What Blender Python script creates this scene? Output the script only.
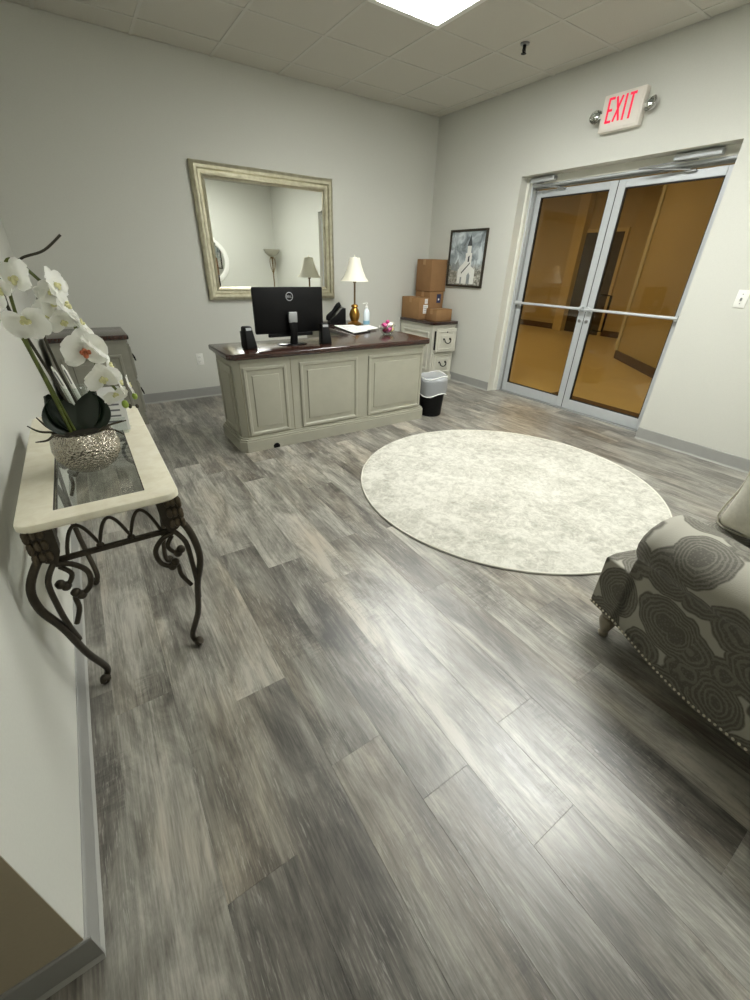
import bpy, bmesh, math, random
from mathutils import Vector, Matrix, Euler
random.seed(7)
PI = math.pi
sc = bpy.context.scene
for o in list(bpy.data.objects):
    bpy.data.objects.remove(o)
col = sc.collection

# ------------------------------------------------------------------ camera
CX, CH = 0.318, 1.31                       # camera X and height (its Y is 0)
FPX = 407.8
yaw, pit, rol = math.radians(34.31), math.radians(29.84), math.radians(1.74)
fw = Vector((math.sin(yaw) * math.cos(pit), math.cos(yaw) * math.cos(pit), -math.sin(pit)))
rt = Vector((math.cos(yaw), -math.sin(yaw), 0))
up = rt.cross(fw)
r2 = math.cos(rol) * rt + math.sin(rol) * up
u2 = -math.sin(rol) * rt + math.cos(rol) * up
cd = bpy.data.cameras.new('camera')
cam = bpy.data.objects.new('camera', cd)
col.objects.link(cam)
cam.matrix_world = Matrix(((r2.x, u2.x, -fw.x, CX), (r2.y, u2.y, -fw.y, 0), (r2.z, u2.z, -fw.z, CH), (0, 0, 0, 1)))
cd.sensor_fit = 'VERTICAL'
cd.sensor_height = 24
cd.lens = FPX / 1000 * 24
cd.clip_start = 0.02
sc.camera = cam

# ------------------------------------------------------------------ world, exposure
w = bpy.data.worlds.new('world')
sc.world = w
w.use_nodes = True
w.node_tree.nodes['Background'].inputs[0].default_value = (0.8, 0.85, 0.9, 1)
w.node_tree.nodes['Background'].inputs[1].default_value = 0.02
sc.view_settings.view_transform = 'Standard'
sc.view_settings.look = 'None'
sc.view_settings.gamma = 1
sc.view_settings.use_curve_mapping = False
sc.view_settings.exposure = 1.62
TROFFER = 9.0        # emission of the troffer diffusers
TROFFER_W = 4.0     # watts of the directional lamp behind each prismatic lens
TROFFER_SPREAD = 150 # degrees
LOBBY = 36.0          # emission of the lamps added to light the lobby

# ------------------------------------------------------------------ materials
def lin(c):
    return tuple((v / 255 / 12.92 if v / 255 <= 0.04045 else ((v / 255 + 0.055) / 1.055) ** 2.4) for v in c) + (1,)

class NT:
    def __init__(s, name):
        s.m = bpy.data.materials.new(name)
        s.m.use_nodes = True
        s.t = s.m.node_tree
        s.b = s.t.nodes['Principled BSDF']
        s.out = s.t.nodes['Material Output']
    def n(s, typ, **kw):
        x = s.t.nodes.new(typ)
        for k, v in kw.items():
            if k.startswith('i_'):
                key = k[2:]
                x.inputs[int(key) if key.isdigit() else key.replace('_', ' ')].default_value = v
            else:
                setattr(x, k, v)
        return x
    def l(s, a, b):
        s.t.links.new(a, b)
    def math(s, op, a, b=None, c=None, clamp=False):
        x = s.n('ShaderNodeMath', operation=op, use_clamp=clamp)
        for i, v in enumerate((a, b, c)):
            if v is None: continue
            if isinstance(v, (int, float)): x.inputs[i].default_value = v
            else: s.l(v, x.inputs[i])
        return x.outputs[0]
    def mix(s, f, a, b, blend='MIX'):
        x = s.n('ShaderNodeMix', data_type='RGBA', blend_type=blend)
        for i, v in ((0, f), (6, a), (7, b)):
            if isinstance(v, (int, float, tuple)): x.inputs[i].default_value = v
            else: s.l(v, x.inputs[i])
        return x.outputs[2]
    def ramp(s, f, stops):
        x = s.n('ShaderNodeValToRGB')
        e = x.color_ramp.elements
        while len(e) < len(stops): e.new(0.5)
        for k, (p, c) in zip(e, stops):
            k.position = p
            k.color = c if isinstance(c, tuple) else (c, c, c, 1)
        s.l(f, x.inputs[0])
        return x.outputs[0]
    def noise(s, vec=None, scale=5, detail=3, rough=0.5, dist=0):
        x = s.n('ShaderNodeTexNoise', i_Scale=scale, i_Detail=detail, i_Roughness=rough, i_Distortion=dist)
        if vec is not None: s.l(vec, x.inputs['Vector'])
        return x.outputs[0]
    def coord(s, which='Object', scale=None):
        t = s.n('ShaderNodeTexCoord').outputs[which]
        if scale is None: return t
        m = s.n('ShaderNodeMapping')
        m.inputs['Scale'].default_value = scale
        s.l(t, m.inputs[0])
        return m.outputs[0]
    def bump(s, h, strength=0.2, dist=0.01):
        x = s.n('ShaderNodeBump', i_Strength=strength, i_Distance=dist)
        s.l(h, x.inputs['Height'])
        s.l(x.outputs[0], s.b.inputs['Normal'])

M = {}
def plain(name, rgb, rough=0.5, metal=0.0, var=0.0, vscale=30, bump=0.0, spec=0.5, coat=0.0, emit=None, estr=0):
    t = NT(name)
    c = lin(rgb)
    t.b.inputs['Roughness'].default_value = rough
    t.b.inputs['Metallic'].default_value = metal
    t.b.inputs['Specular IOR Level'].default_value = spec
    t.b.inputs['Coat Weight'].default_value = coat
    if var or bump:
        nz = t.noise(t.coord(), vscale, 4, 0.6)
        lo = tuple(v * (1 - var) for v in c[:3]) + (1,)
        hi = tuple(min(1, v * (1 + var)) for v in c[:3]) + (1,)
        t.l(t.ramp(nz, [(0.3, lo), (0.7, hi)]), t.b.inputs['Base Color'])
        if bump: t.bump(nz, bump, 0.004)
    else:
        t.b.inputs['Base Color'].default_value = c
    if emit:
        t.b.inputs['Emission Color'].default_value = lin(emit)
        t.b.inputs['Emission Strength'].default_value = estr
    M[name] = t.m
    return t

plain('wall', (209, 209, 201), 0.75, var=0.02, vscale=120, bump=0.06, spec=0.25)
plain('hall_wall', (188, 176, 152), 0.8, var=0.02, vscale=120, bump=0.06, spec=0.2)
plain('tile', (205, 202, 192), 0.9, var=0.05, vscale=160, bump=0.25, spec=0.1)
plain('tee', (205, 203, 194), 0.6)
plain('base', (158, 158, 154), 0.45, var=0.03, vscale=15)
plain('base_toe', (178, 178, 172), 0.4)
plain('subfloor', (60, 57, 52), 0.8)
plain('aluminium', (198, 202, 204), 0.42, 0.25, var=0.02)
plain('aluminium_dark', (150, 152, 150), 0.45, 0.3)
plain('frame_white', (226, 226, 216), 0.5)
plain('black', (11, 11, 12), 0.5, spec=0.2)
plain('black_gloss', (12, 12, 13), 0.22)
plain('gasket', (22, 21, 20), 0.6)
plain('brown', (86, 58, 32), 0.6)
plain('lobby_wall', (196, 182, 146), 0.7, var=0.03)
plain('lobby_floor', (216, 202, 164), 0.35, var=0.05, vscale=3)
plain('lobby_dark', (60, 48, 36), 0.5)
plain('diffuser', (255, 255, 250), 0.6, emit=(253, 255, 250), estr=TROFFER)
plain('lobby_lamp', (255, 240, 210), 0.6, emit=(255, 228, 180), estr=LOBBY)
plain('white_plastic', (238, 238, 232), 0.4)
plain('exit_red', (228, 24, 70), 0.5, emit=(245, 30, 70), estr=0.2)
plain('exit_face', (232, 226, 216), 0.5)
plain('chrome', (200, 200, 200), 0.12, 1.0)
plain('steel', (150, 150, 150), 0.3, 0.9)
plain('paint', (168, 166, 151), 0.5, var=0.03, vscale=12)
plain('paint_light', (205, 203, 190), 0.5, var=0.03, vscale=12)
plain('paint_grey', (136, 134, 122), 0.5, var=0.08, vscale=14)
plain('paint_glaze', (140, 136, 116), 0.55)
plain('shade', (244, 240, 222), 0.8)
plain('brass', (176, 132, 62), 0.28, 0.9)
plain('brass_dull', (128, 106, 72), 0.4, 0.7)
plain('paper', (240, 240, 238), 0.8)
plain('ink', (120, 122, 126), 0.8)
plain('blue_print', (34, 44, 84), 0.6)
plain('pink', (214, 90, 150), 0.35)
plain('pale_yellow', (236, 214, 140), 0.35)
plain('candy_white', (240, 232, 224), 0.35)
plain('maroon', (120, 34, 60), 0.35)
plain('cardboard', (156, 121, 84), 0.85, var=0.06, vscale=9, spec=0.15)
plain('cardboard_b', (146, 112, 78), 0.85, var=0.06, vscale=9, spec=0.15)
plain('tape', (168, 128, 84), 0.3)
plain('iron', (62, 56, 46), 0.5, 0.55, var=0.18, vscale=60, bump=0.1)
plain('iron_old', (78, 68, 52), 0.6, 0.4, var=0.3, vscale=90, bump=0.3)
plain('stem', (84, 94, 34), 0.5, var=0.3, vscale=40)
plain('stem_dark', (48, 44, 28), 0.6, var=0.3, vscale=60)
plain('leaf', (22, 36, 22), 0.35, var=0.3, vscale=8)
plain('bud', (150, 172, 70), 0.5, var=0.1)
plain('root', (64, 58, 44), 0.7, var=0.2)
plain('moss', (40, 36, 26), 0.9, var=0.4, vscale=90, bump=0.6)
plain('pale_lip', (226, 222, 170), 0.5, var=0.1, vscale=100)
plain('lip', (196, 110, 74), 0.5, var=0.35, vscale=120)
plain('turned_wood', (150, 142, 124), 0.35, var=0.08)
plain('pillow_cloth', (206, 203, 190), 0.85, var=0.08, vscale=50, bump=0.2)
plain('nail', (226, 221, 202), 0.3, 0.2)
plain('rug_edge', (214, 212, 200), 0.9)
plain('rug_under', (70, 66, 58), 0.9)
plain('screen', (10, 11, 13), 0.15)
plain('silver_plastic', (170, 172, 174), 0.35, 0.4)
plain('sanitiser', (224, 234, 240), 0.15)
plain('blue_label', (140, 190, 214), 0.5)

# petals: slightly translucent
def petal_mat(name, rgb):
    t = NT(name)
    t.b.inputs['Base Color'].default_value = lin(rgb)
    t.b.inputs['Roughness'].default_value = 0.6
    tl = t.n('ShaderNodeBsdfTranslucent'); tl.inputs[0].default_value = lin(rgb)
    mx = t.n('ShaderNodeMixShader', i_0=0.45)
    t.l(t.b.outputs[0], mx.inputs[1]); t.l(tl.outputs[0], mx.inputs[2]); t.l(mx.outputs[0], t.out.inputs[0])
    M[name] = t.m
petal_mat('petal', (253, 253, 248))

# tinted and clear glass
def glass(name, tint, refl=1.0, rough=0.0):
    t = NT(name)
    tr = t.n('ShaderNodeBsdfTransparent')
    tr.inputs[0].default_value = tint
    gl = t.n('ShaderNodeBsdfGlossy', i_Roughness=rough)
    gl.inputs[0].default_value = (refl, refl, refl, 1)
    ge = t.n('ShaderNodeNewGeometry')          # Schlick on |N.I| so both faces of a pane behave alike
    dt = t.n('ShaderNodeVectorMath', operation='DOT_PRODUCT')
    t.l(ge.outputs['Normal'], dt.inputs[0]); t.l(ge.outputs['Incoming'], dt.inputs[1])
    k_ = t.math('SUBTRACT', 1.0, t.math('ABSOLUTE', dt.outputs['Value']), clamp=True)
    fr = t.math('MULTIPLY_ADD', t.math('POWER', k_, 5.0), 0.96, 0.04)
    mx = t.n('ShaderNodeMixShader')
    t.l(fr, mx.inputs[0]); t.l(tr.outputs[0], mx.inputs[1]); t.l(gl.outputs[0], mx.inputs[2])
    t.l(mx.outputs[0], t.out.inputs[0])
    M[name] = t.m
glass('bronze_glass', (0.84, 0.78, 0.61, 1))
glass('table_glass', (0.86, 0.88, 0.86, 1))
glass('clear_glass', (0.93, 0.95, 0.94, 1))
glass('bag_film', (0.82, 0.84, 0.86, 1), 0.9, 0.25)
t = NT('bin_bag')
tr = t.n('ShaderNodeBsdfTransparent'); mx = t.n('ShaderNodeMixShader', i_0=0.42)
t.b.inputs['Base Color'].default_value = lin((222, 226, 230)); t.b.inputs['Roughness'].default_value = 0.35
t.l(tr.outputs[0], mx.inputs[1]); t.l(t.b.outputs[0], mx.inputs[2]); t.l(mx.outputs[0], t.out.inputs[0])
M['bin_bag'] = t.m
plain('mirror_glass', (238, 240, 236), 0.01, 1.0)

# champagne-silver frame
t = NT('champagne')
nz = t.noise(t.coord('Object', (3, 3, 3)), 6, 5, 0.6)
t.l(t.ramp(nz, [(0.3, lin((178, 172, 146))), (0.7, lin((206, 202, 180)))]), t.b.inputs['Base Color'])
t.b.inputs['Metallic'].default_value = 0.8
t.b.inputs['Roughness'].default_value = 0.34
M['champagne'] = t.m

# floor planks: grain runs along local Y; each plank takes its own random
t = NT('plank')
oi = t.n('ShaderNodeObjectInfo')
rnd = oi.outputs['Random']
tc = t.n('ShaderNodeTexCoord')
geo = t.n('ShaderNodeNewGeometry')
off = t.n('ShaderNodeCombineXYZ')
t.l(t.math('MULTIPLY', rnd, 37.0), off.inputs[0]); t.l(t.math('MULTIPLY', rnd, 91.0), off.inputs[1]); t.l(t.math('MULTIPLY', rnd, 53.0), off.inputs[2])
va = t.n('ShaderNodeVectorMath', operation='ADD')
t.l(tc.outputs['Object'], va.inputs[0]); t.l(off.outputs[0], va.inputs[1])
def pm(scale):
    m = t.n('ShaderNodeMapping'); m.inputs['Scale'].default_value = scale
    t.l(va.outputs[0], m.inputs[0]); return m.outputs[0]
blotch = t.noise(pm((9, 2.4, 1)), 1.0, 6, 0.68, 0.5)
grain = t.noise(pm((90, 3.5, 1)), 1.0, 6, 0.7, 0.3)
fine = t.noise(pm((260, 9, 1)), 1.0, 3, 0.6)
warm = t.noise(pm((5, 1.3, 1)), 1.0, 3, 0.5)
saw = t.noise(pm((16, 60, 1)), 1.0, 3, 0.6, 0.8)
crack = t.noise(pm((34, 1.1, 1)), 1.0, 5, 0.75, 0.5)
v = t.math('ADD', t.math('MULTIPLY', blotch, 0.90), t.math('MULTIPLY', grain, 0.36))
v = t.math('ADD', v, t.math('MULTIPLY', fine, 0.22))
v = t.math('ADD', v, t.math('MULTIPLY', t.math('SUBTRACT', rnd, 0.5), 0.13))
sawmask = t.ramp(t.noise(pm((5, 2.6, 3)), 1.0, 2), [(0.56, 0.0), (0.68, 1.0)])
v = t.math('SUBTRACT', v, t.math('MULTIPLY', t.math('MULTIPLY', sawmask, t.ramp(saw, [(0.45, 0.0), (0.62, 1.0)])), 0.07))
base = t.ramp(v, [(0.54, lin((66, 63, 58))), (0.66, lin((106, 102, 95))), (0.77, lin((140, 137, 128))), (0.92, lin((184, 180, 170)))])
base = t.mix(t.ramp(warm, [(0.48, 0.0), (0.68, 0.40)]), base, lin((255, 236, 212)), 'MULTIPLY')
base = t.mix(t.ramp(crack, [(0.30, 0.8), (0.36, 0.0)]), base, lin((52, 48, 42)))
scr = t.noise(pm((180, 16, 1)), 1.0, 3, 0.7, 0.4)
scm = t.math('MULTIPLY', t.ramp(scr, [(0.56, 0.0), (0.66, 0.40)]), t.ramp(t.noise(pm((7, 3, 2)), 1.0, 3), [(0.42, 0.0), (0.58, 1.0)]))
base = t.mix(scm, base, lin((206, 203, 194)))
t.l(base, t.b.inputs['Base Color'])
t.l(t.ramp(grain, [(0.3, 0.42), (0.7, 0.30)]), t.b.inputs['Roughness'])
t.b.inputs['Specular IOR Level'].default_value = 0.95
t.b.inputs['Coat Weight'].default_value = 0.4
t.b.inputs['Coat Roughness'].default_value = 0.36
hh = t.math('ADD', t.math('MULTIPLY', grain, 0.6), t.math('MULTIPLY', fine, 0.5))
t.bump(hh, 0.12, 0.004)
M['plank'] = t.m

# dark stained wood tops
t = NT('walnut')
g1 = t.noise(t.coord('Object', (3, 30, 30)), 1.5, 5, 0.6, 0.4)
t.l(t.ramp(g1, [(0.3, lin((34, 20, 16))), (0.7, lin((66, 40, 32)))]), t.b.inputs['Base Color'])
t.b.inputs['Roughness'].default_value = 0.22
t.b.inputs['Coat Weight'].default_value = 0.3
t.b.inputs['Coat Roughness'].default_value = 0.1
M['walnut'] = t.m

# cream travertine
t = NT('travertine')
a = t.noise(t.coord(), 22, 6, 0.6, 0.4)
t.l(t.ramp(a, [(0.3, lin((224, 216, 192))), (0.55, lin((234, 228, 207))), (0.75, lin((240, 235, 218)))]), t.b.inputs['Base Color'])
t.b.inputs['Roughness'].default_value = 0.4
M['travertine'] = t.m

# hammered silver pot
t = NT('hammered')
vo = t.n('ShaderNodeTexVoronoi', i_Scale=170.0)
vo.feature = 'F1'
t.l(t.coord(), vo.inputs['Vector'])
t.b.inputs['Base Color'].default_value = lin((188, 182, 170))
t.b.inputs['Metallic'].default_value = 0.95
t.b.inputs['Roughness'].default_value = 0.2
t.bump(vo.outputs['Distance'], 1.0, 0.005)
M['hammered'] = t.m

# faded round rug
t = NT('rug')
c = t.coord()
big = t.noise(c, 3.2, 5, 0.65, 0.5)
med = t.noise(c, 20, 5, 0.72, 0.6)
fn = t.noise(c, 55, 4, 0.7)
vo = t.n('ShaderNodeTexVoronoi', i_Scale=7.0); vo.feature = 'DISTANCE_TO_EDGE'
wv = t.n('ShaderNodeVectorMath', operation='ADD')
nn = t.n('ShaderNodeTexNoise', i_Scale=6.0)
t.l(c, nn.inputs['Vector']); t.l(c, wv.inputs[0]); t.l(nn.outputs['Color'], wv.inputs[1]); t.l(wv.outputs[0], vo.inputs['Vector'])
vein = t.ramp(vo.outputs['Distance'], [(0.0, 1.0), (0.12, 0.0)])
sep = t.n('ShaderNodeVectorMath', operation='LENGTH'); t.l(c, sep.inputs[0])
rad = sep.outputs['Value']
ring = t.ramp(rad, [(0.83, 0.0), (0.845, 1.0), (0.86, 1.0), (0.875, 0.0)])
v = t.math('ADD', t.math('MULTIPLY', big, 0.35), t.math('MULTIPLY', med, 0.5))
v = t.math('ADD', v, t.math('MULTIPLY', fn, 0.18))
v = t.math('ADD', v, t.math('MULTIPLY', vein, 0.05))
v = t.math('SUBTRACT', v, t.math('MULTIPLY', ring, 0.03))
t.l(t.ramp(v, [(0.36, lin((154, 152, 142))), (0.48, lin((182, 180, 169))), (0.60, lin((208, 206, 196)))]), t.b.inputs['Base Color'])
t.b.inputs['Roughness'].default_value = 0.95
t.b.inputs['Specular IOR Level'].default_value = 0.1
t.bump(fn, 0.3, 0.004)
M['rug'] = t.m

# armchair fabric: ringed medallions on a cream ground
t = NT('medallion')
c = t.coord()
nn = t.n('ShaderNodeTexNoise', i_Scale=9.0, i_Detail=2.0)
t.l(c, nn.inputs['Vector'])
sc1 = t.n('ShaderNodeVectorMath', operation='SCALE'); sc1.inputs['Scale'].default_value = 0.055
t.l(nn.outputs['Color'], sc1.inputs[0])
wv = t.n('ShaderNodeVectorMath', operation='ADD'); t.l(c, wv.inputs[0]); t.l(sc1.outputs[0], wv.inputs[1])
vo = t.n('ShaderNodeTexVoronoi', i_Scale=7.4, i_Randomness=0.9); t.l(wv.outputs[0], vo.inputs['Vector'])
d = vo.outputs['Distance']
body = t.ramp(d, [(0.66, 1.0), (0.69, 0.0)])
rings = t.math('SINE', t.math('MULTIPLY', d, 74.0))
dots = t.n('ShaderNodeTexVoronoi', i_Scale=130.0); t.l(c, dots.inputs['Vector'])
dotm = t.ramp(dots.outputs['Distance'], [(0.25, 1.0), (0.45, 0.0)])
ringm = t.ramp(t.math('MULTIPLY_ADD', rings, 0.5, 0.5), [(0.45, 0.0), (0.75, 1.0)])
outer = t.ramp(d, [(0.24, 0.0), (0.27, 1.0)])
g = t.mix(t.math('MULTIPLY', t.math('MULTIPLY', ringm, outer), 0.48), lin((90, 87, 77)), lin((136, 133, 121)))
g = t.mix(t.math('MULTIPLY', dotm, 0.22), g, lin((150, 147, 135)))
fab = t.mix(body, lin((166, 163, 150)), g)
t.l(fab, t.b.inputs['Base Color'])
t.b.inputs['Roughness'].default_value = 0.75
t.b.inputs['Sheen Weight'].default_value = 0.15
t.bump(t.noise(c, 300, 2), 0.2, 0.003)
M['medallion'] = t.m

# washed watercolour ground of the picture
t = NT('watercolour')
c = t.coord()
a = t.noise(c, 7, 5, 0.6, 0.8)
sx = t.n('ShaderNodeSeparateXYZ'); t.l(c, sx.inputs[0])
sky = t.ramp(a, [(0.36, lin((108, 116, 120))), (0.5, lin((164, 174, 178))), (0.62, lin((214, 222, 224)))])
grd = t.ramp(t.noise(c, 26, 5, 0.7, 1.0), [(0.35, lin((84, 82, 74))), (0.5, lin((150, 148, 136))), (0.65, lin((216, 214, 204)))])
t.l(t.mix(t.ramp(sx.outputs['Z'], [(0.0, 1.0), (0.0001, 1.0)]), sky, sky), t.b.inputs['Base Color'])
fz = t.math('ADD', sx.outputs['Z'], t.math('MULTIPLY', t.math('SUBTRACT', a, 0.5), 0.18))
t.l(t.mix(t.ramp(t.math('ADD', fz, 0.5), [(0.40, 1.0), (0.46, 0.0)]), sky, grd), t.b.inputs['Base Color'])
t.b.inputs['Roughness'].default_value = 0.5
M['watercolour'] = t.m

# ------------------------------------------------------------------ mesh helpers
def BM(): return bmesh.new()

def box(bm, a, b, bev=0.0, seg=2):
    x0, y0, z0 = a; x1, y1, z1 = b
    r = bmesh.ops.create_cube(bm, size=1)
    vs = r['verts']
    for v in vs:
        v.co = Vector(((x0 + x1) / 2 + v.co.x * (x1 - x0), (y0 + y1) / 2 + v.co.y * (y1 - y0), (z0 + z1) / 2 + v.co.z * (z1 - z0)))
    if bev:
        es = list({e for v in vs for e in v.link_edges})
        bmesh.ops.bevel(bm, geom=es, offset=bev, segments=seg, profile=0.5, affect='EDGES')
    return bm

def prism(bm, pts, z0, z1, axis='z', bev=0.0):
    """extrude a 2D outline; axis is the extrusion axis, pts are the other two in (x,y)/(x,z)/(y,z) order"""
    def p3(p, h):
        return {'z': (p[0], p[1], h), 'y': (p[0], h, p[1]), 'x': (h, p[0], p[1])}[axis]
    lo = [bm.verts.new(p3(p, z0)) for p in pts]
    hi = [bm.verts.new(p3(p, z1)) for p in pts]
    n = len(pts)
    fs = [bm.faces.new(lo), bm.faces.new(hi)]
    for i in range(n):
        fs.append(bm.faces.new((lo[i], lo[(i + 1) % n], hi[(i + 1) % n], hi[i])))
    bmesh.ops.recalc_face_normals(bm, faces=fs)
    if bev:
        es = list({e for f in fs[:2] for e in f.edges})
        bmesh.ops.bevel(bm, geom=es, offset=bev, segments=3, profile=0.5, affect='EDGES')
    return bm

def lathe(bm, prof, c=(0, 0, 0), seg=24, cap=True, sx=1, sy=1):
    rings = []
    for r, z in prof:
        rings.append([bm.verts.new((c[0] + sx * r * math.cos(2 * PI * k / seg), c[1] + sy * r * math.sin(2 * PI * k / seg), c[2] + z)) for k in range(seg)])
    for a, b in zip(rings, rings[1:]):
        for k in range(seg):
            bm.faces.new((a[k], a[(k + 1) % seg], b[(k + 1) % seg], b[k]))
    if cap:
        if prof[0][0] > 1e-5: bm.faces.new(list(reversed(rings[0])))
        if prof[-1][0] > 1e-5: bm.faces.new(rings[-1])
    bmesh.ops.remove_doubles(bm, verts=bm.verts[:], dist=1e-6)
    bmesh.ops.recalc_face_normals(bm, faces=bm.faces[:])
    return bm

def smooth_path(pts, n=6):
    P = [Vector(p) for p in pts]
    out = []
    for i in range(len(P) - 1):
        p0 = P[max(i - 1, 0)]; p1 = P[i]; p2 = P[i + 1]; p3 = P[min(i + 2, len(P) - 1)]
        for k in range(n):
            t = k / n
            out.append(0.5 * ((2 * p1) + (p2 - p0) * t + (2 * p0 - 5 * p1 + 4 * p2 - p3) * t * t + (3 * p1 - p0 - 3 * p2 + p3) * t ** 3))
    out.append(P[-1])
    return out

def tube(bm, pts, r, seg=8, n=6, flat=1.0):
    """tube along a smoothed path; r a number or a list per control point"""
    path = smooth_path(pts, n) if n > 1 else [Vector(p) for p in pts]
    m = len(path)
    def rad(i):
        if isinstance(r, (int, float)): return r
        f = i / (m - 1) * (len(r) - 1); k = min(int(f), len(r) - 2)
        return r[k] + (r[k + 1] - r[k]) * (f - k)
    prev = None; rings = []
    for i, p in enumerate(path):
        d = (path[min(i + 1, m - 1)] - path[max(i - 1, 0)]).normalized()
        if prev is None:
            a = Vector((0, 0, 1)) if abs(d.z) < 0.9 else Vector((1, 0, 0))
            nx = d.cross(a).normalized()
        else:
            nx = (prev - d * prev.dot(d)).normalized()
        prev = nx
        ny = d.cross(nx)
        q = rad(i)
        rings.append([bm.verts.new(p + nx * (q * math.cos(2 * PI * k / seg)) + ny * (q * flat * math.sin(2 * PI * k / seg))) for k in range(seg)])
    for a, b in zip(rings, rings[1:]):
        for k in range(seg):
            bm.faces.new((a[k], a[(k + 1) % seg], b[(k + 1) % seg], b[k]))
    bm.faces.new(list(reversed(rings[0]))); bm.faces.new(rings[-1])
    return bm

def ball(bm, c, r, sx=1, sy=1, sz=1, u=12, v=8):
    res = bmesh.ops.create_uvsphere(bm, u_segments=u, v_segments=v, radius=r)
    for x in res['verts']:
        x.co = Vector((c[0] + x.co.x * sx, c[1] + x.co.y * sy, c[2] + x.co.z * sz))
    return bm

def nested(bm, w, h, prof, cap=True, c=(0, 0, 0)):
    """nested rectangles facing -Y: prof = [(inset, depth towards -Y)]"""
    rings = []
    for ins, dep in prof:
        x = w / 2 - ins; z = h / 2 - ins
        rings.append([bm.verts.new((c[0] + a, c[1] - dep, c[2] + b)) for a, b in ((-x, -z), (x, -z), (x, z), (-x, z))])
    fs = []
    for a, b in zip(rings, rings[1:]):
        for k in range(4):
            fs.append(bm.faces.new((a[k], a[(k + 1) % 4], b[(k + 1) % 4], b[k])))
    if cap: fs.append(bm.faces.new(rings[-1]))
    return bm

def chain(o):
    m = o.matrix_basis.copy()
    while o.parent:
        o = o.parent
        m = o.matrix_basis @ m
    return m

def obj(name, bm, mat, parent=None, world=False, smooth=35, kind=None, label=None):
    """ONE mesh object; world=True: the bmesh is in world coordinates"""
    if parent is not None and world:
        bmesh.ops.transform(bm, matrix=chain(parent).inverted(), verts=bm.verts[:])
    me = bpy.data.meshes.new(name)
    bm.to_mesh(me); bm.free()
    if smooth:
        for p in me.polygons: p.use_smooth = True
        me.set_sharp_from_angle(angle=math.radians(smooth))
    me.materials.append(M[mat])
    o = bpy.data.objects.new(name, me)
    col.objects.link(o)
    if parent is not None: o.parent = parent
    if kind: o['kind'] = kind
    if label: o['label'] = label
    return o

def inst(src, name, parent, loc=None, rot=None, scale=None):
    c = src.copy(); c.name = name; col.objects.link(c); c.parent = parent
    if loc is not None: c.location = loc
    if rot is not None: c.rotation_euler = rot
    if scale is not None: c.scale = scale
    return c

def meshobj(name, me, parent, loc=(0, 0, 0), rot=(0, 0, 0), scale=(1, 1, 1)):
    o = bpy.data.objects.new(name, me); col.objects.link(o); o.parent = parent
    o.location = loc; o.rotation_euler = rot; o.scale = scale
    return o

def thing(name, label, cat, loc=(0, 0, 0), rz=0.0, group=None, rot=None):
    o = bpy.data.objects.new(name, None); col.objects.link(o)
    o.empty_display_size = 0.05
    o.location = loc; o.rotation_euler = rot if rot else (0, 0, rz)
    o['label'] = label; o['category'] = cat
    if group: o['group'] = group
    return o

def tag(o, label, cat, group=None):
    o['label'] = label; o['category'] = cat
    if group: o['group'] = group
    return o

def struct(name, bm, mat, label=None, cat='room', smooth=0):
    o = obj(name, bm, mat, smooth=smooth, kind='structure')
    if label: tag(o, label, cat)
    return o

def origin_to(o, p):
    """move a top-level mesh object's origin to p without moving the mesh"""
    o.data.transform(Matrix.Translation(-Vector(p))); o.location = p
    return o

# ------------------------------------------------------------------ the room
RX, BY, RY, HH = 4.31, 4.785, -0.55, 2.79        # right wall X, back wall Y, rear wall Y, ceiling height
HALLX, HALLY = -1.5, 0.54                       # hall opening beyond the end of the left wall
DY0, DY1, DH = 1.622, 3.452, 2.112               # door opening in the right wall
WT = 0.26                                       # right wall thickness

# floor and its planks
bm = BM(); box(bm, (HALLX, RY - 0.1, -0.06), (RX + WT, BY, -0.011))
floor = struct('floor', bm, 'subfloor', 'grey weathered wood-look plank floor of the office', 'floor')
PW = 0.1757; PL = 1.2
plank_cache = {}
def plank_mesh(w_, l_):
    key = (round(w_, 3), round(l_, 3))
    if key not in plank_cache:
        b = BM()
        g = 0.0001
        box(b, (g, g, -0.011), (w_ - g, l_ - g, 0.0))
        top = [e for e in b.edges if all(abs(v.co.z) < 1e-6 for v in e.verts)]
        bmesh.ops.bevel(b, geom=top, offset=0.0005, segments=1, affect='EDGES')
        me = bpy.data.meshes.new('plank'); b.to_mesh(me); b.free(); me.materials.append(M['plank'])
        plank_cache[key] = me
    return plank_cache[key]
known = {0: 1.13, 1: 0.47, 2: 0.97, 3: 0.61, 4: 0.39, 6: 0.43, 7: 1.05, 8: 0.38}
k0 = math.floor((HALLX - 0.0785) / PW)
k1 = math.ceil((RX + WT - 0.0785) / PW)
for k in range(k0, k1):
    x0 = max(0.0785 + k * PW, HALLX); x1 = min(0.0785 + (k + 1) * PW, RX + WT)
    if x1 - x0 < 0.01: continue
    j = known.get(k, random.uniform(0, PL))
    y0 = RY; ytop = BY
    if x1 <= 0.0: ytop = HALLY
    if x0 >= RX: y0, ytop = DY0, DY1
    cuts = [y0]
    y = j - 4 * PL
    while y < ytop - 0.02:
        if y > y0 + 0.02: cuts.append(y)
        y += PL
    cuts.append(ytop)
    for a, b_ in zip(cuts, cuts[1:]):
        meshobj('plank', plank_mesh(x1 - x0, b_ - a), floor, (x0, a, 0))

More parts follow.
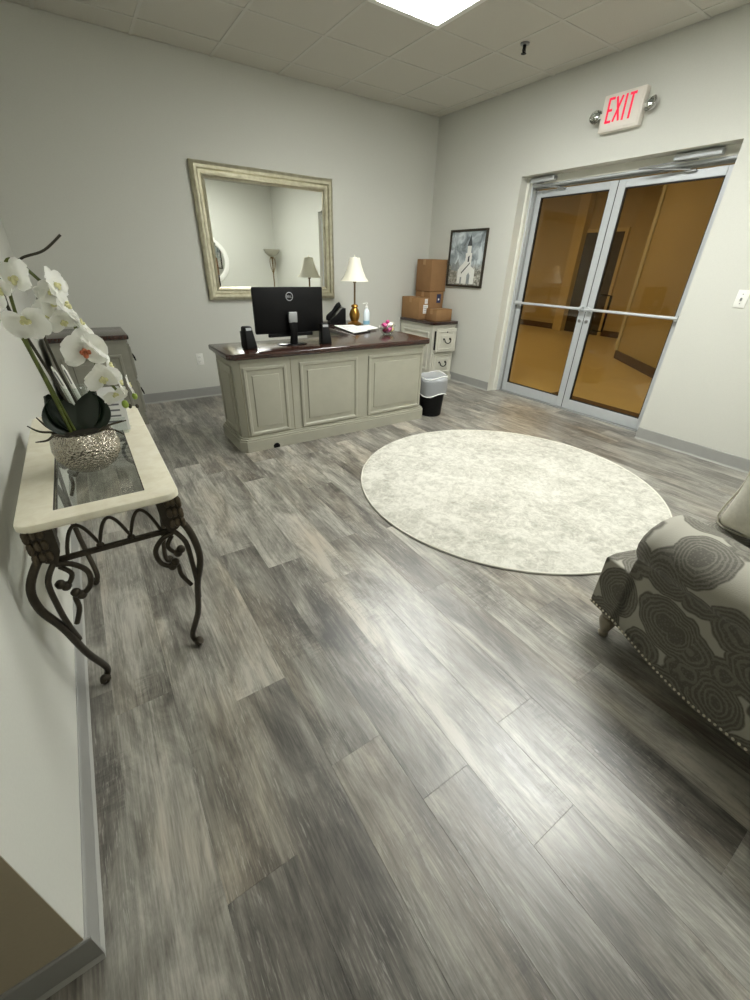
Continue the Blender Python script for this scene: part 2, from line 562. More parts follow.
# walls
bm = BM(); box(bm, (0, BY, -0.06), (RX + WT, BY + 0.12, HH + 0.1))
struct('wall_back', bm, 'wall', 'pale greige painted wall behind the desk', 'wall')
bm = BM(); box(bm, (-0.3, HALLY + 0.001, -0.06), (0, BY + 0.12, HH + 0.1))
struct('wall_left', bm, 'wall', 'pale greige painted wall behind the console table', 'wall')
bm = BM(); box(bm, (HALLX, HALLY, -0.06), (-0.0005, HALLY + 0.12, HH + 0.1))
struct('wall_hall', bm, 'hall_wall', 'shaded tan wall face turning the corner at lower left', 'wall')
bm = BM(); box(bm, (HALLX - 0.12, RY, -0.06), (HALLX, HALLY + 0.12, HH + 0.1))
struct('wall_hall_end', bm, 'hall_wall', 'tan wall closing the short hall', 'wall')
bm = BM(); box(bm, (HALLX, RY - 0.12, -0.06), (RX + WT, RY, HH + 0.1))
struct('wall_rear', bm, 'wall', 'pale greige wall seen reflected in the mirror', 'wall')
bm = BM()
box(bm, (RX, RY, -0.06), (RX + WT, DY0, HH + 0.1))
box(bm, (RX, DY1, -0.06), (RX + WT, BY, HH + 0.1))
box(bm, (RX, DY0, DH), (RX + WT, DY1, HH + 0.1))
struct('wall_right', bm, 'wall', 'pale greige wall with the glass double doors', 'wall')

# cove baseboards: a band with a pale toe lip
def baseboard(name, p0, p1, nrm, label, ends=0.0):
    p0 = Vector((p0[0], p0[1], 0)); p1 = Vector((p1[0], p1[1], 0)); n_ = Vector((nrm[0], nrm[1], 0))
    def sweep(prof, nm, mat, par):
        b = BM()
        lo = [b.verts.new(p0 + n_ * d + Vector((0, 0, z))) for d, z in prof]
        hi = [b.verts.new(p1 + n_ * d + Vector((0, 0, z))) for d, z in prof]
        n = len(prof)
        b.faces.new(lo); b.faces.new(hi)
        for i in range(n): b.faces.new((lo[i], lo[(i + 1) % n], hi[(i + 1) % n], hi[i]))
        bmesh.ops.recalc_face_normals(b, faces=b.faces[:])
        return obj(nm, b, mat, par, smooth=30)
    o = sweep([(0, 0.0), (0.007, 0.0), (0.0065, 0.02), (0.0055, 0.097), (0.003, 0.101), (0, 0.101)], name, 'base', None)
    o['kind'] = 'structure'; tag(o, label, 'baseboard')
    sweep([(0.0065, 0.0), (0.012, 0.0), (0.011, 0.003), (0.0085, 0.007), (0.0072, 0.013), (0.0065, 0.013)], 'toe', 'base_toe', o)
baseboard('baseboard_back', (0, BY), (RX, BY), (0, -1), 'grey vinyl cove baseboard under the framed mirror wall')
baseboard('baseboard_left', (0, HALLY), (0, BY), (1, 0), 'grey vinyl cove baseboard under the console table wall')
baseboard('baseboard_hall', (HALLX, HALLY), (0.012, HALLY), (0, -1), 'grey cove baseboard on the dark wall face at lower left')
baseboard('baseboard_right', (RX, RY), (RX, DY0), (-1, 0), 'grey vinyl cove baseboard between light switch wall and door')
baseboard('baseboard_right', (RX, DY1), (RX, BY), (-1, 0), 'grey vinyl cove baseboard between the doors and filing cabinet')
baseboard('baseboard_rear', (HALLX, RY), (RX, RY), (0, 1), 'grey vinyl cove baseboard behind the armchair')

# suspended ceiling: slab, tees and tiles
bm = BM(); box(bm, (HALLX, RY, HH + 0.03), (RX + WT, BY, HH + 0.1))
ceil = struct('ceiling', bm, 'tile', 'white suspended tile ceiling', 'ceiling')
XL = [RX] + [4.17 - 0.597 * i for i in range(10)]
XL = sorted([x for x in XL if x > HALLX + 0.05] + [HALLX])
YL = sorted([BY] + [4.48 - 0.6 * i for i in range(9)] + [RY])
lights_at = {(2, 1): None}
fix = [(2.379, 2.976, 2.08, 3.28), (2.379, 2.976, 0.28, 1.48)]
tile_cache = {}
for a, b_ in zip(XL, XL[1:]):
    for c_, d_ in zip(YL, YL[1:]):
        mx_, my_ = (a + b_) / 2, (c_ + d_) / 2
        if any(f[0] < mx_ < f[1] and f[2] < my_ < f[3] for f in fix): continue
        if mx_ < 0 and my_ > HALLY + 0.1: continue
        g = 0.008
        key = (round(b_ - a, 3), round(d_ - c_, 3))
        if key not in tile_cache:
            q = BM(); box(q, (g, g, 0), (b_ - a - g, d_ - c_ - g, 0.02), 0.003, 1)
            me = bpy.data.meshes.new('ceiling_tile'); q.to_mesh(me); q.free(); me.materials.append(M['tile']); tile_cache[key] = me
        meshobj('ceiling_tile', tile_cache[key], ceil, (a, c_, HH + 0.002 + random.uniform(0, 0.002)))
for x in XL[1:-1]:
    y1_ = BY if x > 0 else HALLY
    bm = BM(); box(bm, (x - 0.012, RY, HH), (x + 0.012, y1_, HH + 0.029)); 
    obj('ceiling_tee', bm, 'tee', ceil, smooth=0)
for y in YL[1:-1]:
    x0_ = 0 if y > HALLY else HALLX
    bm = BM(); box(bm, (x0_, y - 0.012, HH - 0.0005), (RX, y + 0.012, HH + 0.0285)); obj('ceiling_tee', bm, 'tee', ceil, smooth=0)

# troffers
for i, (x0, x1, y0, y1) in enumerate(fix):
    lab = ['white fluorescent ceiling troffer seen at the top edge of the photo', 'white fluorescent ceiling troffer above the armchair, out of frame'][i]
    t = thing('ceiling_light', lab, 'ceiling light', ((x0 + x1) / 2, (y0 + y1) / 2, HH), group='fluorescent troffers in the ceiling')
    bm = BM(); W_, L_ = (x1 - x0) / 2, (y1 - y0) / 2
    for s in (-1, 1):
        box(bm, (s * (W_ - 0.02) - 0.02, -L_, -0.004), (s * (W_ - 0.02) + 0.02, L_, 0.02))
        box(bm, (-W_ + 0.04, s * (L_ - 0.02) - 0.02, -0.004), (W_ - 0.04, s * (L_ - 0.02) + 0.02, 0.02))
    obj('frame', bm, 'white_plastic', t, smooth=0)
    bm = BM(); box(bm, (-W_ + 0.04, -L_ + 0.04, 0.0), (W_ - 0.04, L_ - 0.04, 0.012)); obj('diffuser', bm, 'diffuser', t, smooth=0)
    ld = bpy.data.lights.new('troffer_tubes', 'AREA'); ld.shape = 'RECTANGLE'; ld.size = W_ * 2 - 0.09; ld.size_y = L_ * 2 - 0.09
    ld.energy = TROFFER_W; ld.color = (0.985, 1.0, 0.965); ld.spread = math.radians(TROFFER_SPREAD)
    lo_ = bpy.data.objects.new('troffer_tubes', ld); col.objects.link(lo_); lo_.parent = t; lo_.location = (0, 0, -0.003)

# sprinkler head
t = thing('sprinkler', 'small dark pendant fire sprinkler in a ceiling tile', 'sprinkler', (3.63, 3.04, HH))
bm = BM(); lathe(bm, [(0.0, 0.0), (0.035, 0.0), (0.033, -0.008), (0.014, -0.010), (0.0, -0.010)]); obj('escutcheon', bm, 'steel', t)
bm = BM(); lathe(bm, [(0.0, -0.008), (0.013, -0.008), (0.013, -0.03), (0.008, -0.034), (0.006, -0.055), (0.0, -0.055)], seg=12)
for s in (-1, 1): tube(bm, [(s * 0.012, 0, -0.028), (s * 0.016, 0, -0.042), (s * 0.005, 0, -0.056)], 0.003, 6)
obj('frame', bm, 'black', t)
bm = BM(); lathe(bm, [(0.0, -0.054), (0.02, -0.055), (0.02, -0.058), (0.0, -0.060)], seg=16); obj('deflector', bm, 'black', t)

# ------------------------------------------------------------------ glass double doors
DX = 4.51                                   # face of the door leaves
fr = BM()
for s in (0, 1):
    y = DY0 if s == 0 else DY1
    d = 1 if s == 0 else -1
    box(fr, (DX - 0.06, min(y, y + d * 0.045), 0.0), (DX + 0.05, max(y, y + d * 0.045), DH), 0.003, 1)
box(fr, (DX - 0.06, DY0 + 0.045, 2.035), (DX + 0.05, DY1 - 0.045, DH), 0.003, 1)
frame = struct('trim_1', fr, 'aluminium', 'silver aluminium frame around the glass double doors', 'door frame', smooth=0)
bm = BM()
for y in (DY0 + 0.045, DY1 - 0.061): box(bm, (DX - 0.015, y, 0.0), (DX - 0.003, y + 0.016, 2.035))
box(bm, (DX - 0.015, DY0 + 0.06, 2.018), (DX - 0.003, DY1 - 0.06, 2.035))
obj('door_stop', bm, 'aluminium_dark', frame, smooth=0)
bm = BM(); box(bm, (DX - 0.10, DY1 - 0.028, 0), (DX - 0.06, DY1, DH - 0.0)); box(bm, (DX - 0.068, DY0, 2.052), (DX - 0.06, DY1 - 0.028, DH))
obj('casing', bm, 'frame_white', frame, smooth=0)
bm = BM(); box(bm, (DX - 0.04, DY0 + 0.046, 0.0005), (DX + 0.05, DY1 - 0.046, 0.008), 0.003, 1); obj('threshold', bm, 'aluminium_dark', frame)

def leaf(name, y0, y1, meet, label):
    """y0<y1; meet is the Y of the meeting stile"""
    e = bpy.data.objects.new(name, None); col.objects.link(e); e.location = (DX, (y0 + y1) / 2, 0.01)
    e.empty_display_size = 0.1
    e['kind'] = 'structure'; tag(e, label, 'door')
    zt = 2.012; T = 0.044
    sw = 0.066
    def B(a, b, nm, mat, par=None, bev=0.003):
        q = BM(); box(q, a, b, bev, 1); return obj(nm, q, mat, par or e, True)
    B((DX, y0, 0.01), (DX + T, y0 + sw, zt), 'stile', 'aluminium')
    B((DX, y1 - sw, 0.01), (DX + T, y1, zt), 'stile', 'aluminium')
    B((DX, y0 + sw, zt - 0.06), (DX + T, y1 - sw, zt), 'top_rail', 'aluminium')
    B((DX, y0 + sw, 0.01), (DX + T, y1 - sw, 0.11), 'bottom_rail', 'aluminium')
    q = BM()
    for a, b in (((y0 + sw, 0.11), (y0 + sw + 0.008, zt - 0.06)), ((y1 - sw - 0.008, 0.11), (y1 - sw, zt - 0.06)),
                 ((y0 + sw + 0.008, 0.11), (y1 - sw - 0.008, 0.118)), ((y0 + sw + 0.008, zt - 0.068), (y1 - sw - 0.008, zt - 0.06))):
        box(q, (DX + 0.008, a[0], a[1]), (DX + T - 0.008, b[0], b[1]))
    obj('gasket', q, 'gasket', e, True, 0)
    B((DX + 0.018, y0 + sw + 0.004, 0.114), (DX + 0.024, y1 - sw - 0.004, zt - 0.064), 'glass_pane', 'bronze_glass', bev=0)
    # push bar across the leaf at waist height
    q = BM(); tube(q, [(DX - 0.045, y0 + 0.02, 0.995), (DX - 0.045, y1 - 0.02, 0.995)], 0.0125, 10, 1)
    pb = obj('push_bar', q, 'aluminium', e, True)
    for y in (y0 + 0.033, y1 - 0.033):
        q = BM(); box(q, (DX - 0.05, y - 0.016, 0.975), (DX, y + 0.016, 1.015), 0.004, 1); obj('bracket', q, 'aluminium', pb, True)
    # cylinder lock on the meeting stile
    ym = meet + (sw / 2 if meet == y0 else -sw / 2)
    q = BM(); lathe(q, [(0, 0), (0.017, 0), (0.017, 0.006), (0.011, 0.010), (0.0, 0.010)], seg=16)
    bmesh.ops.transform(q, matrix=Matrix.Translation((DX, ym, 0.885)) @ Matrix.Rotation(-PI / 2, 4, 'Y'), verts=q.verts[:])
    obj('lock_cylinder', q, 'steel', e, True)
    return e
mid = 2.546
dl = leaf('door_1', mid + 0.004, DY1 - 0.047, mid + 0.004, 'glass door leaf nearest the framed picture with aluminium rails')
dr = leaf('door_2', DY0 + 0.047, mid - 0.004, mid - 0.004, 'glass door leaf nearest the light switch with aluminium rails')
# black pull on the lobby side of the second leaf
q = BM()
tube(q, [(DX + 0.044, mid - 0.05, 1.12), (DX + 0.12, mid - 0.05, 1.12), (DX + 0.12, mid - 0.15, 1.12), (DX + 0.12, mid - 0.15, 0.80), (DX + 0.12, mid - 0.05, 0.80), (DX + 0.044, mid - 0.05, 0.80)], 0.011, 8, 1)
obj('pull_handle', q, 'black', dr, True)
q = BM()
tube(q, [(DX + 0.044, mid + 0.04, 1.16), (DX + 0.10, mid + 0.04, 1.16), (DX + 0.10, mid + 0.04, 0.76), (DX + 0.044, mid + 0.04, 0.76)], 0.011, 8, 1)
obj('pull_handle', q, 'black', dl, True)

q = BM(); box(q, (DX + 0.004, mid - 0.0036, 0.012), (DX + 0.04, mid + 0.0036, 2.01)); obj('weather_strip', q, 'gasket', dl, True, 0)

# closers on the header with arms down to the leaves
def closer(y0, y1, ya, yb):
    q = BM(); box(q, (DX - 0.125, y0, 2.062), (DX - 0.068, y1, 2.100), 0.006, 2)
    c = obj('door_closer', q, 'aluminium', frame)
    q = BM(); tube(q, [(DX - 0.08, (y0 + y1) / 2, 2.062), (DX - 0.13, ya, 2.045), (DX - 0.02, yb, 2.012)], 0.008, 6, 1)
    obj('arm', q, 'aluminium_dark', c)
    q = BM(); box(q, (DX - 0.024, yb - 0.04, 1.995), (DX, yb + 0.04, 2.012), 0.003, 1); obj('shoe', q, 'aluminium_dark', c)
closer(3.13, 3.40, 3.36, 3.10)
closer(1.76, 2.08, 2.32, 1.98)

# ------------------------------------------------------------------ lobby beyond the glass
LZ = 2.85
def lob(name, bm, mat, label, cat):
    return struct(name, bm, mat, label, cat)
bm = BM(); box(bm, (RX + WT, -1.0, -0.06), (13, 11.5, 0.0)); lob('floor_lobby', bm, 'lobby_floor', 'tan lobby floor seen through the glass doors', 'floor')
bm = BM(); box(bm, (RX + WT, -1.0, LZ), (13, 11.5, LZ + 0.1)); lob('ceiling_lobby', bm, 'lobby_wall', 'lobby ceiling seen through the glass doors', 'ceiling')
bm = BM(); box(bm, (10.6, 3.9, 0), (10.75, 11.5, LZ)); lob('wall_lobby_far', bm, 'lobby_wall', 'tan far wall of the lobby', 'wall')
bm = BM(); prism(bm, [(8.1, 3.95), (5.6, 1.16), (5.6, 0.9), (10.6, 0.9), (10.6, 3.95)], 0, LZ); lob('wall_lobby_corner', bm, 'lobby_wall', 'tan slanted lobby wall with a brown base', 'wall')
bm = BM(); box(bm, (RX + WT, 11.4, 0), (10.7, 11.5, LZ)); lob('wall_lobby_side', bm, 'lobby_wall', 'tan side wall of the lobby', 'wall')
bm = BM(); box(bm, (RX + WT, -1.0, 0), (5.7, -0.9, LZ)); lob('wall_lobby_near', bm, 'lobby_wall', 'tan near end wall of the lobby', 'wall')
bm = BM(); box(bm, (RX + WT, BY, 0), (RX + WT + 0.05, 11.4, LZ)); lob('wall_lobby_return', bm, 'lobby_wall', 'lobby wall continuing past the office', 'wall')
bm = BM(); box(bm, (5.6, -0.9, 0), (5.7, 0.9, LZ)); lob('wall_lobby_end', bm, 'lobby_wall', 'lobby wall behind the slanted corner', 'wall')
bm = BM(); box(bm, (10.58, 3.95, 0), (10.6, 5.70, 0.13)); box(bm, (10.58, 6.92, 0), (10.6, 11.4, 0.13)); lob('baseboard_lobby_far', bm, 'brown', 'brown baseboard on the lobby far wall', 'baseboard')
dv = Vector((8.1 - 5.6, 3.95 - 1.16, 0)).normalized(); nv = Vector((-dv.y, dv.x, 0)) * 0.02
bm = BM(); a = Vector((8.1, 3.95, 0)); b_ = Vector((5.6, 1.16, 0))
prism(bm, [(a.x, a.y), (a.x + nv.x, a.y + nv.y), (b_.x + nv.x, b_.y + nv.y), (b_.x, b_.y)], 0, 0.13); lob('baseboard_lobby_corner', bm, 'brown', 'brown baseboard on the slanted lobby wall', 'baseboard')
bm = BM(); box(bm, (8.06, 3.93, 0.13), (8.115, 3.985, LZ), 0.01, 2); lob('trim_2', bm, 'frame_white', 'pale guard strip on the lobby wall corner', 'corner guard')  # pale strip added as the bright highlight along this wall corner
d3 = bpy.data.objects.new('door_3', None); col.objects.link(d3); d3.location = (10.6, 6.20, 0); d3['kind'] = 'structure'; tag(d3, 'dark door in the far lobby wall seen through the glass', 'door')
bm = BM(); box(bm, (10.57, 5.77, 0), (10.6, 6.68, 2.1)); obj('panel', bm, 'lobby_dark', d3, True, 0)
bm = BM(); box(bm, (10.54, 5.70, 0), (10.6, 5.77, 2.17)); box(bm, (10.40, 6.68, 0), (10.6, 6.92, 2.85)); box(bm, (10.56, 5.77, 2.1), (10.6, 6.68, 2.17)); obj('casing', bm, 'lobby_floor', d3, True, 0)
# brown entry mat along the lobby threshold
bm = BM(); box(bm, (RX + WT + 0.005, 1.3, 0.0), (5.07, 2.98, 0.008), 0.003, 1)
o = obj('entry_mat', bm, 'brown'); tag(o, 'brown strip mat on the lobby floor just outside the glass doors', 'mat')
for i, (x, y) in enumerate([(6.6, 4.6), (8.6, 6.0), (8.8, 9.2), (6.2, 7.6), (5.3, 1.6)]):  # unseen ceiling lamps added so the lobby looks lit through the glass
    t = thing('downlight', ['round lobby downlight just outside the doors', 'round lobby downlight before the dark far door', 'round lobby downlight at the far lobby end', 'round lobby downlight along the office side wall', 'round lobby downlight by the slanted wall'][i], 'ceiling light', (x, y, LZ), group='lobby downlights')
    bm = BM(); lathe(bm, [(0.0, 0), (0.15, 0), (0.15, -0.012), (0.12, -0.012), (0.12, -0.004), (0, -0.004)]); obj('trim_ring', bm, 'white_plastic', t)
    bm = BM(); lathe(bm, [(0, -0.004), (0.118, -0.004), (0.118, -0.008), (0, -0.008)]); obj('lens', bm, 'lobby_lamp', t)
t = thing('smoke_detector', 'small dark device on the lobby ceiling beyond the glass', 'detector', (8.3, 4.55, LZ))
bm = BM(); lathe(bm, [(0.0, 0), (0.09, 0), (0.085, -0.03), (0.05, -0.045), (0, -0.045)]); obj('housing', bm, 'brown', t)

# ------------------------------------------------------------------ exit sign
def strokes(bm, segs, wd, y0, y1):
    """flat bars between 2D points in the XZ plane"""
    for (ax, az), (bx_, bz) in segs:
        d = Vector((bx_ - ax, bz - az)); d.normalize(); p = Vector((-d.y, d.x)) * wd / 2
        pts = [(ax + p.x, az + p.y), (ax - p.x, az - p.y), (bx_ - p.x, bz - p.y), (bx_ + p.x, bz + p.y)]
        prism(bm, pts, y0, y1, 'y')
t = thing('exit_sign', 'white exit sign with red letters and two emergency lamp heads above doors', 'exit sign', (RX, 2.525, 2.415), -PI / 2)
bm = BM(); box(bm, (-0.165, -0.055, -0.115), (0.165, 0, 0.115), 0.008, 2); obj('housing', bm, 'exit_face', t)
bm = BM(); box(bm, (-0.15, -0.058, -0.10), (0.15, -0.055, 0.10), 0.001, 1); face = obj('face_plate', bm, 'exit_face', t)
def letter(segs, x, nm):
    q = BM(); strokes(q, [((x + a[0] * 0.046, -0.055 + a[1] * 0.14), (x + b[0] * 0.046, -0.055 + b[1] * 0.14)) for a, b in segs], 0.0155, -0.0605, -0.0575)
    obj(nm, q, 'exit_red', t, smooth=0)
letter([((.1, -.05), (.1, 1.05)), ((.1, 1), (1, 1)), ((.1, .5), (.85, .5)), ((.1, 0), (1, 0))], -0.115, 'letter_e')
letter([((0, -.03), (1, 1.03)), ((0, 1.03), (1, -.03))], -0.052, 'letter_x')
letter([((.5, -.05), (.5, 1.05))], 0.002, 'letter_i')
letter([((.5, -.05), (.5, .95)), ((-.05, 1), (1.05, 1))], 0.052, 'letter_t')
for s, nm in ((-1, 'near picture'), (1, 'near switch')):
    q = BM(); tube(q, [(s * 0.16, -0.03, 0.0), (s * 0.185, -0.03, 0.0)], 0.014, 10, 1); arm = obj('lamp_arm', q, 'exit_face', t)
    q = BM()
    lathe(q, [(0.0, -0.045), (0.025, -0.042), (0.045, -0.015), (0.05, 0.0), (0.046, 0.0), (0.03, -0.02), (0.0, -0.03)], seg=20)
    bmesh.ops.transform(q, matrix=Matrix.Translation((s * 0.215, -0.045, 0.0)) @ Matrix.Rotation(math.radians(70), 4, 'X') @ Matrix.Rotation(math.radians(-20 * s), 4, 'Y'), verts=q.verts[:])
    h = obj('lamp_head', q, 'chrome', t)
    q = BM(); ball(q, (s * 0.215, -0.05, -0.005), 0.044, 1, 0.45, 1); obj('lens', q, 'clear_glass', h)

# ------------------------------------------------------------------ wall plates
t = thing('light_switch', 'white toggle light switch plate on wall right of glass doors', 'switch', (RX, 1.264, 1.174), -PI / 2)
bm = BM(); box(bm, (-0.036, -0.006, -0.058), (0.036, 0, 0.058), 0.003, 2); obj('plate', bm, 'white_plastic', t)
bm = BM(); box(bm, (-0.005, -0.016, -0.012), (0.005, -0.005, 0.008), 0.002, 1); obj('toggle', bm, 'aluminium_dark', t)
for z in (-0.03, 0.03):
    bm = BM(); lathe(bm, [(0, 0), (0.004, 0), (0.003, 0.0015), (0, 0.0015)], seg=10); bmesh.ops.transform(bm, matrix=Matrix.Translation((0, -0.006, z)) @ Matrix.Rotation(PI / 2, 4, 'X'), verts=bm.verts[:]); obj('screw', bm, 'steel', t)
t = thing('wall_outlet', 'white electrical outlet plate low on wall left of desk', 'outlet', (1.27, BY, 0.40))
bm = BM(); box(bm, (-0.036, -0.006, -0.058), (0.036, 0, 0.058), 0.003, 2); obj('plate', bm, 'white_plastic', t)
for z in (-0.022, 0.022):
    bm = BM(); box(bm, (-0.016, -0.010, z - 0.015), (0.016, -0.005, z + 0.015), 0.004, 2); s_ = obj('socket', bm, 'white_plastic', t)
    bm = BM(); box(bm, (-0.007, -0.0105, z - 0.004), (-0.005, -0.0098, z + 0.006)); box(bm, (0.005, -0.0105, z - 0.004), (0.007, -0.0098, z + 0.006)); obj('slot', bm, 'black', s_, smooth=0)

# ------------------------------------------------------------------ big mirror
t = thing('wall_mirror', 'large rectangular mirror in a champagne silver frame behind the desk', 'mirror', (2.179, BY, 1.526))
FW, FH = 1.43, 1.122
bm = BM(); nested(bm, FW, FH, [(0, 0), (0, 0.03), (0.008, 0.045), (0.03, 0.055), (0.052, 0.05), (0.062, 0.034), (0.085, 0.030), (0.09, 0.036), (0.097, 0.038), (0.104, 0.034), (0.108, 0.022), (0.125, 0.014)], cap=False)
obj('frame', bm, 'champagne', t, smooth=20)
bm = BM(); nested(bm, FW - 0.21, FH - 0.21, [(0, 0.012), (0.0, 0.0160), (0.028, 0.0163)], cap=True); obj('mirror_glass', bm, 'mirror_glass', t, smooth=0)

# ------------------------------------------------------------------ framed church picture
PYc, PZc, PWd, PHt = 4.08, 1.411, 0.595, 0.588
t = thing('framed_picture', 'watercolour of a white steepled church in a thin dark frame', 'picture', (RX, PYc, PZc), -PI / 2)
bm = BM(); nested(bm, PWd, PHt, [(0, 0), (0, 0.022), (0.004, 0.026), (0.018, 0.026), (0.022, 0.02), (0.022, 0.008)], cap=False); obj('frame', bm, 'iron', t, smooth=20)
bm = BM(); box(bm, (-PWd / 2 + 0.02, -0.010, -PHt / 2 + 0.02), (PWd / 2 - 0.02, -0.002, PHt / 2 - 0.02)); art = obj('print', bm, 'watercolour', t, smooth=0)
plain('print_white', (232, 232, 226), 0.6, var=0.04, vscale=40); plain('print_dark', (70, 74, 76), 0.6, var=0.2, vscale=40); plain('print_grey', (146, 152, 152), 0.6, var=0.15, vscale=30)
def pr(nm, polys, mat, lay):
    q = BM()
    for p in polys: prism(q, p, -0.0103 - lay * 0.0003, -0.0099, 'y')
    obj(nm, q, mat, art, smooth=0)
pr('nave', [[(-0.12, -0.26), (-0.12, -0.11), (-0.01, -0.02), (0.16, -0.11), (0.16, -0.26)]], 'print_white', 0)
pr('porch', [[(0.0, -0.26), (0.0, -0.14), (0.07, -0.07), (0.13, -0.14), (0.13, -0.26)]], 'print_white', 2)
pr('tower', [[(-0.01, -0.12), (-0.01, 0.06), (0.09, 0.06), (0.09, -0.12)], [(0.01, 0.06), (0.01, 0.13), (0.07, 0.13), (0.07, 0.06)]], 'print_white', 1)
pr('spire', [[(0.0, 0.13), (0.045, 0.24), (0.078, 0.13)]], 'print_dark', 1)
pr('roof_edge', [[(-0.06, -0.14), (-0.055, -0.155), (0.07, -0.05), (0.07, -0.035)]], 'print_dark', 3)
pr('doorway', [[(0.04, -0.26), (0.04, -0.17), (0.065, -0.14), (0.09, -0.17), (0.09, -0.26)]], 'print_grey', 3)
pr('tower_window', [[(0.03, -0.03), (0.03, 0.02), (0.055, 0.035), (0.055, -0.03)]], 'print_dark', 3)
pr('nave_window', [[(-0.07, -0.26), (-0.07, -0.19), (-0.045, -0.19), (-0.045, -0.26)]], 'print_grey', 3)
pr('trees', [[(-0.25, -0.12), (-0.22, -0.04), (-0.17, -0.06), (-0.13, 0.0), (-0.1, -0.1), (-0.14, -0.13)]], 'print_grey', 0)

# ------------------------------------------------------------------ executive desk (L-shaped)
DKX0, DKX1, DKY0, DKY1, DKH = 1.112, 2.955, 3.02, 3.53, 0.745
RTX0, RTY1 = 2.42, 4.55
dk = thing('executive_desk', 'greige painted L-shaped office desk with dark wood top', 'desk', ((DKX0 + DKX1) / 2, (DKY0 + DKY1) / 2, 0))
ch = 0.05
def lout(e, c):
    x0, x1, y0, y1 = DKX0 - e, DKX1 + e, DKY0 - e, DKY1
    return [(x0 + c, y0), (x1 - c, y0), (x1, y0 + c), (x1, RTY1), (RTX0, RTY1), (RTX0, y1), (x0, y1), (x0, y0 + c)]
bm = BM(); prism(bm, lout(0.012, 0.05), DKH - 0.042, DKH, 'z', 0.012); obj('desktop', bm, 'walnut', dk, True)
bm = BM(); prism(bm, lout(-0.015, 0.045), DKH - 0.06, DKH - 0.042); prism(bm, lout(-0.032, 0.04), 0.10, DKH - 0.06)
obj('carcass', bm, 'paint', dk, True, 20)
bm = BM(); prism(bm, lout(0.0, 0.045), 0.0, 0.085); prism(bm, lout(-0.006, 0.045), 0.085, 0.10); prism(bm, lout(-0.018, 0.045), 0.10, 0.112)
obj('plinth', bm, 'paint', dk, True, 20)
PROF = [(0, 0.0), (0.0, 0.010), (0.006, 0.014), (0.020, 0.014), (0.028, 0.004), (0.032, 0.003)]
FIELD = [(0.030, 0.003), (0.062, 0.004), (0.066, 0.011), (0.072, 0.012)]
def panel(par, w, h, c, rz=0.0, mat='paint'):
    m = Matrix.Translation(c) @ Matrix.Rotation(rz, 4, 'Z')
    q = BM(); nested(q, w, h, PROF, cap=False); bmesh.ops.transform(q, matrix=m, verts=q.verts[:])
    p = obj('panel_moulding', q, mat, par, True, 20)
    q = BM(); nested(q, w, h, FIELD, cap=True); bmesh.ops.transform(q, matrix=m, verts=q.verts[:])
    obj('panel_field', q, mat, p, True, 20)
YF = DKY0 + 0.032
for x0, x1 in ((1.20, 1.535), (1.645, 2.175), (2.285, 2.885)):
    panel(dk, x1 - x0, 0.52, ((x0 + x1) / 2, YF, 0.385))
# seams between the three front sections
for x in (1.185, 1.575):
    bm = BM(); box(bm, (x - 0.002, YF - 0.0025, 0.112), (x + 0.002, YF + 0.001, DKH - 0.06)); obj('seam', bm, 'paint_glaze', dk, True, 0)
panel(dk, 0.36, 0.52, (DKX0 + 0.032, (DKY0 + DKY1) / 2 + 0.03, 0.385), -PI / 2)
panel(dk, 0.9, 0.52, (DKX1 - 0.032, 3.95, 0.385), PI / 2)
bm = BM(); lathe(bm, [(0, 0), (0.027, 0), (0.027, 0.003), (0, 0.003)], seg=20)
bmesh.ops.transform(bm, matrix=Matrix.Translation((1.392, DKY0 - 0.0005, 0.014)) @ Matrix.Rotation(PI / 2, 4, 'X'), verts=bm.verts[:])
for v in bm.verts: v.co.z = max(v.co.z, 0.001)
obj('cable_notch', bm, 'black', dk, True, 0)

# ------------------------------------------------------------------ on the desk
Z = DKH
mo = thing('computer_monitor', 'black flat computer monitor seen from behind on desk', 'monitor', (1.695, 3.30, Z), math.radians(2))
bm = BM(); box(bm, (-0.29, -0.03, 0.085), (0.29, 0.0, 0.41), 0.008, 2); obj('housing', bm, 'black', mo)
bm = BM(); box(bm, (-0.278, 0.0, 0.10), (0.278, 0.002, 0.398)); obj('screen', bm, 'screen', mo, smooth=0)
bm = BM(); tube(bm, [(0, -0.03, 0.22), (0, -0.062, 0.18), (0, -0.075, 0.10), (0, -0.06, 0.012)], [0.036, 0.036, 0.03, 0.034], 10, 5, 0.35); obj('stand_neck', bm, 'black', mo)
bm = BM(); box(bm, (-0.036, -0.079, 0.165), (0.036, -0.06, 0.24), 0.006, 2); obj('neck_cover', bm, 'silver_plastic', mo)
bm = BM(); lathe(bm, [(0, 0), (0.125, 0), (0.123, 0.008), (0.10, 0.013), (0, 0.015)], (0, -0.03, 0), 32, sy=0.72); obj('stand_base', bm, 'black_gloss', mo)
bm = BM(); box(bm, (-0.19, -0.028, 0.058), (0.19, -0.006, 0.086), 0.004, 1); obj('sound_bar', bm, 'black', mo)
